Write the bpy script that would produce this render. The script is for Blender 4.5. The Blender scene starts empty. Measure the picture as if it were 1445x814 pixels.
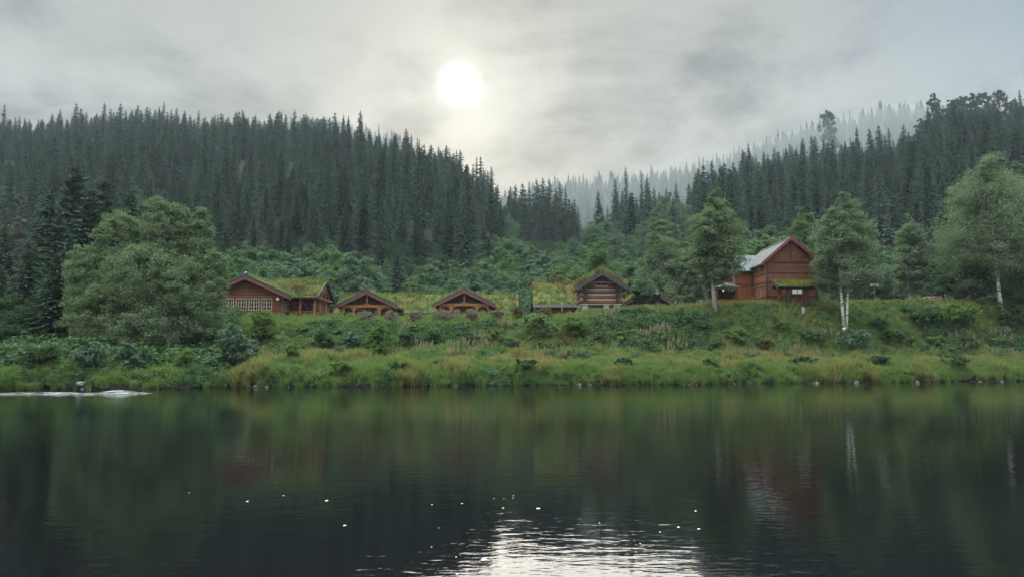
import bpy, math, random
import numpy as np
from mathutils import Vector, Matrix, noise as mnoise

R = math.radians
S = bpy.context.scene
COL = S.collection
rng = np.random.default_rng(7)
random.seed(7)

# ------------------------------------------------------------------ camera
F, CX, CY, HOR, CAMZ = 1043.0, 722.5, 407.0, 513.0, 1.6
TH = math.atan((HOR - CY) / F)
cam_d = bpy.data.cameras.new('camera')
cam = bpy.data.objects.new('camera', cam_d)
COL.objects.link(cam)
cam.location = (0, 0, CAMZ)
cam.rotation_euler = (R(90) + TH, 0, 0)
cam_d.sensor_width = 36
cam_d.lens = 36 * F / 1445
cam_d.clip_start = 0.1
cam_d.clip_end = 6000
S.camera = cam


def ray(px, py):
    a, b = (px - CX) / F, (CY - py) / F
    return Vector((a, math.cos(TH) - b * math.sin(TH), math.sin(TH) + b * math.cos(TH)))


def at(px, py, Y):
    d = ray(px, py)
    return Vector((0, 0, CAMZ)) + d * (Y / d.y)


# ------------------------------------------------------------------ sky, sun, exposure
SUN = ray(648, 120).normalized()
el = math.asin(SUN.z)
az = math.atan2(SUN.x, SUN.y)
W = bpy.data.worlds.new('World')
S.world = W
W.use_nodes = True
nt = W.node_tree
nt.nodes.clear()


def N(t, typ, **kw):
    n = t.nodes.new(typ)
    for k, v in kw.items():
        if k.startswith('i_'):
            key = k[2:]
            n.inputs[int(key) if key.isdigit() else key].default_value = v
        else:
            setattr(n, k, v)
    return n


def math_n(t, op, a, b=None, c=None, clamp=False):
    n = t.nodes.new('ShaderNodeMath')
    n.operation = op
    n.use_clamp = clamp
    for i, x in enumerate((a, b, c)):
        if x is None:
            continue
        if isinstance(x, (int, float)):
            n.inputs[i].default_value = x
        else:
            t.links.new(x, n.inputs[i])
    return n.outputs[0]


def vmath(t, op, a, b=None):
    n = t.nodes.new('ShaderNodeVectorMath')
    n.operation = op
    for i, x in enumerate((a, b)):
        if x is None:
            continue
        if isinstance(x, (tuple, list, Vector)):
            n.inputs[i].default_value = tuple(x)
        else:
            t.links.new(x, n.inputs[i])
    return n


def mixc(t, fac, a, b, typ='MIX'):
    n = t.nodes.new('ShaderNodeMix')
    n.data_type = 'RGBA'
    n.blend_type = typ
    for i, x in ((0, fac), (6, a), (7, b)):
        if isinstance(x, (int, float)):
            n.inputs[i].default_value = x
        elif isinstance(x, (tuple, list)):
            n.inputs[i].default_value = tuple(x) + ((1,) if len(x) == 3 else ())
        else:
            t.links.new(x, n.inputs[i])
    return n.outputs[2]


def maprange(t, v, a, b, c, d, interp='SMOOTHSTEP'):
    n = t.nodes.new('ShaderNodeMapRange')
    n.interpolation_type = interp
    n.inputs[1].default_value = a
    n.inputs[2].default_value = b
    n.inputs[3].default_value = c
    n.inputs[4].default_value = d
    t.links.new(v, n.inputs[0])
    return n.outputs[0]


sky = N(nt, 'ShaderNodeTexSky', sky_type='NISHITA', sun_disc=False)
sky.sun_elevation = el
sky.sun_rotation = az
sky.air_density = 1.5
sky.dust_density = 2.0
tc = N(nt, 'ShaderNodeTexCoord')
dirv = vmath(nt, 'NORMALIZE', tc.outputs['Generated']).outputs[0]
sep = N(nt, 'ShaderNodeSeparateXYZ')
nt.links.new(dirv, sep.inputs[0])
dz = sep.outputs[2]
# overcast sheet: soft noise over the direction, stretched towards the horizon
zz = math_n(nt, 'ADD', math_n(nt, 'MAXIMUM', dz, 0.0), 0.22)
cv = vmath(nt, 'DIVIDE', dirv)
cmb = N(nt, 'ShaderNodeCombineXYZ')
for i in range(3):
    nt.links.new(zz, cmb.inputs[i])
nt.links.new(cmb.outputs[0], cv.inputs[1])
n1 = N(nt, 'ShaderNodeTexNoise', i_Scale=1.25, i_Detail=6.0, i_Roughness=0.55, i_Distortion=0.5)
nt.links.new(vmath(nt, 'ADD', cv.outputs[0], (3.1, 1.7, 0.4)).outputs[0], n1.inputs['Vector'])
n2 = N(nt, 'ShaderNodeTexNoise', i_Scale=4.2, i_Detail=5.0, i_Roughness=0.6, i_Distortion=0.3)
nt.links.new(cv.outputs[0], n2.inputs['Vector'])
cl = math_n(nt, 'ADD', math_n(nt, 'MULTIPLY', n1.outputs[0], 0.72), math_n(nt, 'MULTIPLY', n2.outputs[0], 0.28))
clf = maprange(nt, cl, 0.40, 0.61, 0.0, 1.0)
cloud = mixc(nt, clf, (0.27, 0.292, 0.282), (0.70, 0.73, 0.68))
# lighter low mist towards the horizon
lowf = maprange(nt, dz, 0.10, 0.34, 1.0, 0.0)
cloud = mixc(nt, math_n(nt, 'MULTIPLY', lowf, 0.5), cloud, (0.56, 0.585, 0.55))
# thin cover lets the blue of the clear sky through at the right and overhead
sepx = sep.outputs[0]
thin = math_n(nt, 'MULTIPLY', maprange(nt, sepx, 0.28, 0.60, 0.0, 0.8), maprange(nt, dz, 0.20, 0.42, 0.0, 1.0))
skyb = mixc(nt, 1.0, sky.outputs[0], (0.04, 0.04, 0.04), 'MULTIPLY')
skyb = mixc(nt, 1.0, skyb, (0.25, 0.33, 0.44), 'ADD')
cloud = mixc(nt, thin, cloud, skyb)
# sun seen through the cloud
cosang = vmath(nt, 'DOT_PRODUCT', dirv, SUN).outputs['Value']
ang = math_n(nt, 'ARCCOSINE', math_n(nt, 'MINIMUM', cosang, 1.0))
disc = math_n(nt, 'MULTIPLY', math_n(nt, 'EXPONENT', math_n(nt, 'MULTIPLY', math_n(nt, 'POWER', math_n(nt, 'DIVIDE', ang, R(1.0)), 2.0), -1.0)), 1.5)
halo1 = math_n(nt, 'MULTIPLY', math_n(nt, 'EXPONENT', math_n(nt, 'MULTIPLY', ang, -1 / R(1.9))), 0.28)
halo2 = math_n(nt, 'MULTIPLY', math_n(nt, 'EXPONENT', math_n(nt, 'MULTIPLY', ang, -1 / R(8.0))), 0.14)
g1 = mixc(nt, 1.0, (1.0, 1.0, 1.0), (0.97, 1.0, 1.0), 'MULTIPLY')
glow = N(nt, 'ShaderNodeCombineColor')
for i, k in enumerate((1.0, 1.0, 0.97)):
    s_ = math_n(nt, 'ADD', disc, halo1)
    s_ = math_n(nt, 'ADD', s_, math_n(nt, 'MULTIPLY', math_n(nt, 'MULTIPLY', halo2, math_n(nt, 'ADD', 0.55, math_n(nt, 'MULTIPLY', clf, 0.8))), (1.10, 1.02, 0.76)[i]))
    nt.links.new(s_, glow.inputs[i])
# sky boosted overhead and behind the viewer, added to light the foreground
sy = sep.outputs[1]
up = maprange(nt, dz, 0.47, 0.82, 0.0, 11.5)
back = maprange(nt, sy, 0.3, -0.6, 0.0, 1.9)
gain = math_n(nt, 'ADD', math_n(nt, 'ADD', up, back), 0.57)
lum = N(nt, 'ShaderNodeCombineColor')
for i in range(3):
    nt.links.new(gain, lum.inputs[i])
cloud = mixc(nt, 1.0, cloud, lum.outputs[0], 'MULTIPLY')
dk = maprange(nt, dz, 0.22, 0.46, 1.0, 0.74)
dkc = N(nt, 'ShaderNodeCombineColor')
for i in range(3):
    nt.links.new(dk, dkc.inputs[i])
cloud = mixc(nt, 1.0, cloud, dkc.outputs[0], 'MULTIPLY')
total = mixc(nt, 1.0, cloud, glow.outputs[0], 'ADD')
# the sky texture itself, at low strength, under the cover
bg1 = N(nt, 'ShaderNodeBackground', i_Strength=0.06)
nt.links.new(sky.outputs[0], bg1.inputs[0])
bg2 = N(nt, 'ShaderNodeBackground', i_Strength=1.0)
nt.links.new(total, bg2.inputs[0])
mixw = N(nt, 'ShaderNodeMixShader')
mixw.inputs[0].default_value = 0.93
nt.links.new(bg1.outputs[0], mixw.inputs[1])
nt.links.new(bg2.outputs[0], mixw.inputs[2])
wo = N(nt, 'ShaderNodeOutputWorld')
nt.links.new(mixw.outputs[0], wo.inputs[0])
W.cycles.sampling_method = 'MANUAL'
W.cycles.sample_map_resolution = 1024

sun_d = bpy.data.lights.new('sun', 'SUN')
sun_d.energy = 1.3
sun_d.angle = R(36)
sun_d.color = (1.0, 0.95, 0.86)
sun = bpy.data.objects.new('sun', sun_d)
COL.objects.link(sun)
sun.rotation_euler = SUN.to_track_quat('Z', 'Y').to_euler()

S.view_settings.view_transform = 'Standard'
S.view_settings.look = 'None'
S.view_settings.exposure = 0.4
S.view_settings.gamma = 1.0
S.view_settings.use_curve_mapping = False
S.render.engine = 'CYCLES'
cy = S.cycles
cy.use_denoising = True
cy.max_bounces = 6
cy.diffuse_bounces = 3
cy.glossy_bounces = 3
cy.transmission_bounces = 3
cy.transparent_max_bounces = 4
cy.volume_bounces = 1
cy.caustics_reflective = False
cy.caustics_refractive = False
cy.sample_clamp_indirect = 6.0


# ------------------------------------------------------------------ helpers
def tag(o, label=None, cat=None, group=None, kind=None):
    if label:
        o['label'] = label
    if cat:
        o['category'] = cat
    if group:
        o['group'] = group
    if kind:
        o['kind'] = kind
    return o


def empty(name, loc, rz=0.0):
    o = bpy.data.objects.new(name, None)
    o.empty_display_size = 0.5
    COL.objects.link(o)
    o.location = loc
    o.rotation_euler = (0, 0, rz)
    return o


def np_mesh(name, V, quads, mats, mi=None, smooth=False):
    """fast mesh from arrays: V (n,3), faces (m,k) all of one size"""
    me = bpy.data.meshes.new(name)
    V = np.asarray(V, np.float32)
    Q = np.asarray(quads, np.int32)
    k = Q.shape[1]
    me.vertices.add(len(V))
    me.vertices.foreach_set('co', V.ravel())
    me.loops.add(Q.size)
    me.loops.foreach_set('vertex_index', Q.ravel())
    me.polygons.add(len(Q))
    me.polygons.foreach_set('loop_start', np.arange(0, Q.size, k, dtype=np.int32))
    me.polygons.foreach_set('loop_total', np.full(len(Q), k, np.int32))
    if mi is not None:
        me.polygons.foreach_set('material_index', np.asarray(mi, np.int32))
    if smooth:
        me.polygons.foreach_set('use_smooth', np.ones(len(Q), bool))
    for m in mats:
        me.materials.append(m)
    me.update(calc_edges=True)
    return me


def link(name, me, parent=None, loc=(0, 0, 0)):
    o = bpy.data.objects.new(name, me)
    COL.objects.link(o)
    o.location = loc
    if parent is not None:
        o.parent = parent
    return o


class MB:
    def __init__(self, M=None):
        self.v, self.f, self.m, self.s = [], [], [], []
        self.M = M

    def add(self, pts, faces, mi=0, smooth=False):
        b = len(self.v)
        for p in pts:
            p = Vector(p)
            self.v.append(tuple(self.M @ p) if self.M is not None else tuple(p))
        for f in faces:
            self.f.append([b + i for i in f])
            self.m.append(mi)
            self.s.append(smooth)

    def quad(self, a, b, c, d, mi=0):
        self.add((a, b, c, d), [(0, 1, 2, 3)], mi)

    def box(self, x0, x1, y0, y1, z0, z1, mi=0):
        self.add([(x0, y0, z0), (x1, y0, z0), (x1, y1, z0), (x0, y1, z0),
                  (x0, y0, z1), (x1, y0, z1), (x1, y1, z1), (x0, y1, z1)],
                 [(0, 3, 2, 1), (4, 5, 6, 7), (0, 1, 5, 4), (1, 2, 6, 5), (2, 3, 7, 6), (3, 0, 4, 7)], mi)

    def prism_y(self, poly, y0, y1, mi=0):
        """polygon in (x, z) extruded along y"""
        n = len(poly)
        pts = [(x, y0, z) for x, z in poly] + [(x, y1, z) for x, z in poly]
        fs = [tuple(range(n)), tuple(range(2 * n - 1, n - 1, -1))]
        fs += [(i, n + i, n + (i + 1) % n, (i + 1) % n) for i in range(n)]
        self.add(pts, fs, mi)

    def tube(self, path, radii, n=7, mi=0, caps=True):
        rings = []
        path = [Vector(p) for p in path]
        pts, fs = [], []
        for i, p in enumerate(path):
            d = (path[min(i + 1, len(path) - 1)] - path[max(i - 1, 0)]).normalized()
            a = d.cross(Vector((0.3, 0.9, 0.1)))
            if a.length < 1e-3:
                a = d.cross(Vector((1, 0, 0)))
            a.normalize()
            b = d.cross(a)
            for k in range(n):
                t = 2 * math.pi * k / n
                pts.append(p + (a * math.cos(t) + b * math.sin(t)) * radii[i])
        for i in range(len(path) - 1):
            for k in range(n):
                fs.append((i * n + k, i * n + (k + 1) % n, (i + 1) * n + (k + 1) % n, (i + 1) * n + k))
        if caps:
            fs.append(tuple(range(n - 1, -1, -1)))
            fs.append(tuple((len(path) - 1) * n + k for k in range(n)))
        self.add(pts, fs, mi, True)

    def lathe(self, prof, n=12, mi=0, c=(0, 0, 0)):
        pts, fs = [], []
        for r, z in prof:
            for k in range(n):
                t = 2 * math.pi * k / n
                pts.append((c[0] + r * math.cos(t), c[1] + r * math.sin(t), c[2] + z))
        for i in range(len(prof) - 1):
            for k in range(n):
                fs.append((i * n + k, i * n + (k + 1) % n, (i + 1) * n + (k + 1) % n, (i + 1) * n + k))
        fs.append(tuple(range(n - 1, -1, -1)))
        fs.append(tuple((len(prof) - 1) * n + k for k in range(n)))
        self.add(pts, fs, mi, True)

    def mesh(self, name, mats):
        me = bpy.data.meshes.new(name)
        me.from_pydata(self.v, [], self.f)
        me.polygons.foreach_set('material_index', self.m)
        me.polygons.foreach_set('use_smooth', self.s)
        for m in mats:
            me.materials.append(m)
        me.update()
        return me

    def build(self, name, mats, parent=None, loc=(0, 0, 0)):
        if not isinstance(mats, (list, tuple)):
            mats = [mats]
        return link(name, self.mesh(name, mats), parent, loc)


# ------------------------------------------------------------------ materials
def mat(name):
    m = bpy.data.materials.new(name)
    m.use_nodes = True
    t = m.node_tree
    t.nodes.clear()
    out = t.nodes.new('ShaderNodeOutputMaterial')
    return m, t, out


def plain(name, col, rough=0.6, metal=0.0, var=0.15, scale=6.0, spec=0.5, emit=None, es=0.0):
    m, t, out = mat(name)
    b = N(t, 'ShaderNodeBsdfPrincipled', i_Roughness=rough, i_Metallic=metal)
    b.inputs['Specular IOR Level'].default_value = spec
    c = N(t, 'ShaderNodeTexCoord')
    no = N(t, 'ShaderNodeTexNoise', i_Scale=scale, i_Detail=5.0, i_Roughness=0.6)
    t.links.new(c.outputs['Object'], no.inputs['Vector'])
    f = maprange(t, no.outputs[0], 0.3, 0.7, 0.0, 1.0, 'LINEAR')
    t.links.new(mixc(t, f, tuple(x * (1 - var) for x in col), tuple(min(1, x * (1 + var)) for x in col)), b.inputs['Base Color'])
    if emit:
        b.inputs['Emission Color'].default_value = tuple(emit) + (1,)
        b.inputs['Emission Strength'].default_value = es
    t.links.new(b.outputs[0], out.inputs[0])
    return m


def wood(name, c1, c2, axis='Z', pitch=0.2, seam=0.35, rough=0.75):
    """boards or logs: rounded courses with dark seams, streaked grain"""
    m, t, out = mat(name)
    b = N(t, 'ShaderNodeBsdfPrincipled', i_Roughness=rough)
    b.inputs['Specular IOR Level'].default_value = 0.25
    c = N(t, 'ShaderNodeTexCoord')
    s = N(t, 'ShaderNodeSeparateXYZ')
    t.links.new(c.outputs['Object'], s.inputs[0])
    if axis == 'Z':
        v = s.outputs[2]
    else:
        v = math_n(t, 'ADD', s.outputs[0], s.outputs[1])
    q = math_n(t, 'DIVIDE', v, pitch)
    fr = math_n(t, 'FRACT', q)
    ix = math_n(t, 'FLOOR', q)
    wn = N(t, 'ShaderNodeTexWhiteNoise', noise_dimensions='1D')
    t.links.new(ix, wn.inputs['W'])
    mp = N(t, 'ShaderNodeMapping')
    mp.inputs['Scale'].default_value = (0.8, 0.8, 9) if axis == 'Z' else (9, 9, 0.8)
    t.links.new(c.outputs['Object'], mp.inputs[0])
    g = N(t, 'ShaderNodeTexNoise', i_Scale=3.0, i_Detail=6.0, i_Roughness=0.65)
    t.links.new(mp.outputs[0], g.inputs['Vector'])
    g2 = N(t, 'ShaderNodeTexNoise', i_Scale=0.9, i_Detail=4.0)
    t.links.new(c.outputs['Object'], g2.inputs['Vector'])
    f = math_n(t, 'ADD', math_n(t, 'MULTIPLY', wn.outputs['Value'], 0.4), math_n(t, 'MULTIPLY', g.outputs[0], 0.45))
    f = math_n(t, 'ADD', f, math_n(t, 'MULTIPLY', math_n(t, 'SUBTRACT', g2.outputs[0], 0.5), 1.1), clamp=True)
    col = mixc(t, f, c1, c2)
    arch = math_n(t, 'ABSOLUTE', math_n(t, 'SUBTRACT', fr, 0.5))
    sm = maprange(t, arch, 0.40, 0.49, 0.0, 1.0)
    col = mixc(t, math_n(t, 'MULTIPLY', sm, 1 - seam), col, tuple(x * 0.18 for x in c1))
    t.links.new(col, b.inputs['Base Color'])
    bp = N(t, 'ShaderNodeBump', i_Strength=0.6, i_Distance=0.05)
    hh = math_n(t, 'SUBTRACT', 1.0, math_n(t, 'POWER', math_n(t, 'MULTIPLY', arch, 2.0), 3.0))
    t.links.new(hh, bp.inputs['Height'])
    t.links.new(bp.outputs[0], b.inputs['Normal'])
    t.links.new(b.outputs[0], out.inputs[0])
    return m


def leaf(name, c1, c2, transl=0.3, objvar=0.45, third=None, spec=0.0):
    m, t, out = mat(name)
    geo = N(t, 'ShaderNodeNewGeometry')
    oi = N(t, 'ShaderNodeObjectInfo')
    f = math_n(t, 'ADD', math_n(t, 'MULTIPLY', geo.outputs['Random Per Island'], 1 - objvar),
               math_n(t, 'MULTIPLY', oi.outputs['Random'], objvar))
    col = mixc(t, f, c1, c2)
    if third:
        r2 = math_n(t, 'FRACT', math_n(t, 'MULTIPLY', geo.outputs['Random Per Island'], 37.7))
        col = mixc(t, maprange(t, r2, third[1] - 0.02, third[1], 0, 1, 'LINEAR'), col, third[0])
    d = N(t, 'ShaderNodeBsdfDiffuse')
    tr = N(t, 'ShaderNodeBsdfTranslucent')
    t.links.new(col, d.inputs[0])
    tcol = mixc(t, 1.0, col, (1.1, 1.25, 0.75), 'MULTIPLY')
    t.links.new(tcol, tr.inputs[0])
    mx = N(t, 'ShaderNodeMixShader')
    mx.inputs[0].default_value = transl
    t.links.new(d.outputs[0], mx.inputs[1])
    t.links.new(tr.outputs[0], mx.inputs[2])
    last = mx
    if spec > 0:
        gl = N(t, 'ShaderNodeBsdfGlossy', i_Roughness=0.45)
        gl.inputs[0].default_value = (0.8, 0.9, 1, 1)
        m2 = N(t, 'ShaderNodeMixShader')
        m2.inputs[0].default_value = spec
        t.links.new(mx.outputs[0], m2.inputs[1])
        t.links.new(gl.outputs[0], m2.inputs[2])
        last = m2
    t.links.new(last.outputs[0], out.inputs[0])
    return m


def ground_mat(name, c1, c2, c3, scale=0.6, wet=False):
    m, t, out = mat(name)
    b = N(t, 'ShaderNodeBsdfPrincipled', i_Roughness=0.95)
    b.inputs['Specular IOR Level'].default_value = 0.1
    c = N(t, 'ShaderNodeTexCoord')
    a = N(t, 'ShaderNodeTexNoise', i_Scale=scale, i_Detail=8.0, i_Roughness=0.65)
    d = N(t, 'ShaderNodeTexNoise', i_Scale=scale * 9, i_Detail=6.0, i_Roughness=0.7)
    t.links.new(c.outputs['Object'], a.inputs['Vector'])
    t.links.new(c.outputs['Object'], d.inputs['Vector'])
    col = mixc(t, maprange(t, a.outputs[0], 0.35, 0.65, 0, 1), c1, c2)
    col = mixc(t, maprange(t, d.outputs[0], 0.5, 0.75, 0, 0.7), col, c3)
    if wet:
        s = N(t, 'ShaderNodeSeparateXYZ')
        t.links.new(c.outputs['Object'], s.inputs[0])
        hz_ = math_n(t, 'ADD', s.outputs[2], math_n(t, 'MULTIPLY', d.outputs[0], 0.5))
        col = mixc(t, maprange(t, hz_, 0.42, 0.75, 1.0, 0.0), col, (0.014, 0.013, 0.011))
    t.links.new(col, b.inputs['Base Color'])
    bp = N(t, 'ShaderNodeBump', i_Strength=0.7, i_Distance=0.15)
    t.links.new(d.outputs[0], bp.inputs['Height'])
    t.links.new(bp.outputs[0], b.inputs['Normal'])
    t.links.new(b.outputs[0], out.inputs[0])
    return m


def bark(name, c1, c2, birch=False):
    m, t, out = mat(name)
    b = N(t, 'ShaderNodeBsdfPrincipled', i_Roughness=0.85)
    b.inputs['Specular IOR Level'].default_value = 0.2
    c = N(t, 'ShaderNodeTexCoord')
    mp = N(t, 'ShaderNodeMapping')
    mp.inputs['Scale'].default_value = (0.8, 0.8, 2.6) if birch else (6, 6, 1.0)
    t.links.new(c.outputs['Object'], mp.inputs[0])
    a = N(t, 'ShaderNodeTexNoise', i_Scale=2.2, i_Detail=5.0, i_Roughness=0.7)
    t.links.new(mp.outputs[0], a.inputs['Vector'])
    f = maprange(t, a.outputs[0], 0.52, 0.60, 0, 1) if birch else maprange(t, a.outputs[0], 0.35, 0.65, 0, 1)
    t.links.new(mixc(t, f, c1, c2), b.inputs['Base Color'])
    t.links.new(b.outputs[0], out.inputs[0])
    return m


M = {}
M['bank'] = ground_mat('bank_soil', (0.045, 0.06, 0.025), (0.07, 0.075, 0.035), (0.03, 0.028, 0.018), 0.5, True)
M['lawn'] = ground_mat('lawn_grass', (0.075, 0.13, 0.035), (0.10, 0.15, 0.045), (0.06, 0.085, 0.03), 0.7)
M['forest_floor'] = ground_mat('forest_floor', (0.018, 0.028, 0.014), (0.03, 0.04, 0.02), (0.02, 0.02, 0.014), 0.05)
M['brown_log'] = wood('brown_log', (0.070, 0.026, 0.016), (0.14, 0.055, 0.028), 'Z', 0.19)
M['cabin_log'] = wood('cabin_log', (0.10, 0.040, 0.020), (0.20, 0.085, 0.038), 'Z', 0.19)
M['carved'] = wood('carved_wood', (0.17, 0.07, 0.03), (0.30, 0.14, 0.06), 'X', 0.14)
M['dark_wood'] = wood('dark_wood', (0.032, 0.020, 0.016), (0.06, 0.036, 0.026), 'X', 0.16)
M['red_plank'] = wood('red_plank', (0.085, 0.030, 0.018), (0.15, 0.055, 0.030), 'Z', 0.17)
M['red_board'] = wood('red_board', (0.10, 0.034, 0.018), (0.17, 0.062, 0.030), 'X', 0.16)
M['lit_plank'] = wood('lit_plank', (0.185, 0.058, 0.020), (0.28, 0.094, 0.032), 'Z', 0.17)  # lit counterpart of the front planks, warm light put into the colour
M['orange_board'] = wood('orange_board', (0.155, 0.050, 0.020), (0.24, 0.082, 0.030), 'X', 0.16)
M['grey_log'] = wood('grey_log', (0.17, 0.15, 0.145), (0.27, 0.24, 0.23), 'Z', 0.5, 0.8)
M['rust_log'] = wood('rust_log', (0.085, 0.030, 0.016), (0.20, 0.072, 0.030), 'Z', 0.5, 0.8)
M['black_board'] = plain('black_board', (0.022, 0.023, 0.026), 0.6, var=0.3)
M['green_black'] = plain('green_black_paint', (0.014, 0.028, 0.026), 0.5, var=0.25)
M['red_paint'] = plain('red_paint', (0.12, 0.022, 0.026), 0.55, var=0.2)
M['white_paint'] = plain('white_paint', (0.55, 0.53, 0.50), 0.5, var=0.08)
M['cream_paint'] = plain('cream_paint', (0.33, 0.26, 0.21), 0.5, var=0.1)
M['weather_board'] = plain('weathered_board', (0.12, 0.117, 0.115), 0.8, var=0.2)
M['glass'] = plain('window_glass', (0.012, 0.014, 0.016), 0.06, var=0.1)
M['slate'] = wood('slate_roof', (0.068, 0.072, 0.070), (0.12, 0.125, 0.12), 'Z', 0.16, 0.5, 0.8)
M['tin'] = plain('blue_tin', (0.07, 0.085, 0.10), 0.75, 0.0, var=0.2, scale=2)
M['stone'] = plain('grey_stone', (0.22, 0.21, 0.20), 0.9, var=0.35, scale=3)
M['pale_stone'] = plain('pale_stone', (0.25, 0.245, 0.24), 0.9, var=0.2, scale=3)
M['rock'] = plain('shore_rock', (0.085, 0.098, 0.10), 0.8, var=0.45, scale=5)
M['black_metal'] = plain('black_metal', (0.035, 0.037, 0.045), 0.4, 0.6, var=0.2)
M['interior'] = plain('dark_interior', (0.02, 0.016, 0.013), 0.9)
M['split_wood'] = plain('split_firewood', (0.36, 0.22, 0.11), 0.85, var=0.4, scale=9)
M['curtain'] = plain('white_curtain', (0.7, 0.68, 0.68), 0.9, var=0.06)
M['opal'] = plain('opal_glass', (0.75, 0.78, 0.8), 0.25, var=0.03)
M['lamp_on'] = plain('lit_bulb', (0.9, 0.8, 0.5), 0.4, emit=(1.0, 0.83, 0.45), es=0.7)
M['car_paint'] = plain('pale_car_paint', (0.24, 0.29, 0.35), 0.3, 0.2, var=0.03)
M['car_glass'] = plain('car_glass', (0.05, 0.06, 0.07), 0.08)
M['rubber'] = plain('tyre_rubber', (0.02, 0.02, 0.02), 0.8)
M['red_lens'] = plain('red_lens', (0.75, 0.03, 0.02), 0.3, emit=(1.0, 0.04, 0.02), es=0.5)
M['foam'] = plain('river_foam', (0.55, 0.57, 0.57), 0.6, var=0.06, scale=20)

M['spruce'] = leaf('spruce_needles', (0.028, 0.048, 0.036), (0.052, 0.080, 0.056), 0.12, 0.55)
M['spruce_light'] = leaf('light_spruce_needles', (0.042, 0.066, 0.050), (0.072, 0.102, 0.076), 0.15, 0.5)
M['pine'] = leaf('pine_needles', (0.025, 0.036, 0.026), (0.045, 0.058, 0.04), 0.12, 0.5)
M['alder'] = leaf('alder_leaves', (0.064, 0.106, 0.066), (0.100, 0.148, 0.094), 0.35, 0.5)
M['alder_dark'] = leaf('dark_alder_leaves', (0.040, 0.068, 0.044), (0.066, 0.100, 0.064), 0.3, 0.5)
M['alder_bright'] = leaf('bright_alder_leaves', (0.070, 0.122, 0.056), (0.108, 0.162, 0.076), 0.38, 0.45)
M['birch_leaf'] = leaf('birch_leaves', (0.100, 0.140, 0.088), (0.150, 0.192, 0.128), 0.38, 0.35)
M['willow'] = leaf('willow_leaves', (0.092, 0.130, 0.074), (0.138, 0.182, 0.108), 0.35, 0.2)
M['grey_leaf'] = leaf('grey_larch_needles', (0.085, 0.09, 0.085), (0.13, 0.13, 0.12), 0.25, 0.3)
M['maple'] = leaf('maple_leaves', (0.06, 0.11, 0.035), (0.10, 0.15, 0.05), 0.35, 0.2, ((0.26, 0.12, 0.06), 0.84))
M['shrub_blue'] = leaf('blue_green_shrub_leaves', (0.048, 0.086, 0.052), (0.082, 0.128, 0.078), 0.25, 0.3, spec=0.012)
M['shrub_green'] = leaf('green_shrub_leaves', (0.062, 0.108, 0.034), (0.11, 0.155, 0.052), 0.35, 0.4)
M['shrub_dark'] = leaf('dark_shrub_leaves', (0.034, 0.062, 0.03), (0.062, 0.098, 0.044), 0.3, 0.4)
M['spirea'] = leaf('spirea_leaves', (0.09, 0.095, 0.065), (0.16, 0.14, 0.115), 0.3, 0.3, ((0.21, 0.155, 0.15), 0.62))
M['russet'] = leaf('russet_leaves', (0.07, 0.06, 0.03), (0.13, 0.10, 0.05), 0.3, 0.3)
M['grass_green'] = leaf('grass_green', (0.075, 0.130, 0.038), (0.130, 0.185, 0.064), 0.35, 0.5)
M['grass_straw'] = leaf('grass_straw', (0.17, 0.15, 0.065), (0.27, 0.215, 0.105), 0.35, 0.4)
M['grass_rust'] = leaf('grass_rust', (0.20, 0.12, 0.07), (0.28, 0.19, 0.115), 0.3, 0.4)
M['herb'] = leaf('herb_leaves', (0.070, 0.125, 0.052), (0.12, 0.175, 0.078), 0.35, 0.55)
M['herb_dark'] = leaf('herb_dark_leaves', (0.042, 0.082, 0.044), (0.075, 0.118, 0.062), 0.3, 0.5)
M['fireweed'] = leaf('fireweed_seed', (0.17, 0.135, 0.11), (0.26, 0.21, 0.165), 0.3, 0.4)
M['moss'] = leaf('roof_moss', (0.12, 0.13, 0.03), (0.21, 0.20, 0.055), 0.3, 0.3)
M['turf'] = ground_mat('roof_turf', (0.06, 0.095, 0.028), (0.13, 0.14, 0.045), (0.07, 0.06, 0.03), 0.9)
M['bark'] = bark('dark_bark', (0.05, 0.042, 0.035), (0.10, 0.085, 0.07))
M['birch_bark'] = bark('birch_bark', (0.66, 0.64, 0.62), (0.05, 0.045, 0.045), True)
M['grey_bark'] = bark('grey_bark', (0.22, 0.21, 0.20), (0.36, 0.34, 0.32))
M['dead_bark'] = bark('dead_bark', (0.45, 0.44, 0.42), (0.3, 0.29, 0.28))


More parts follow.
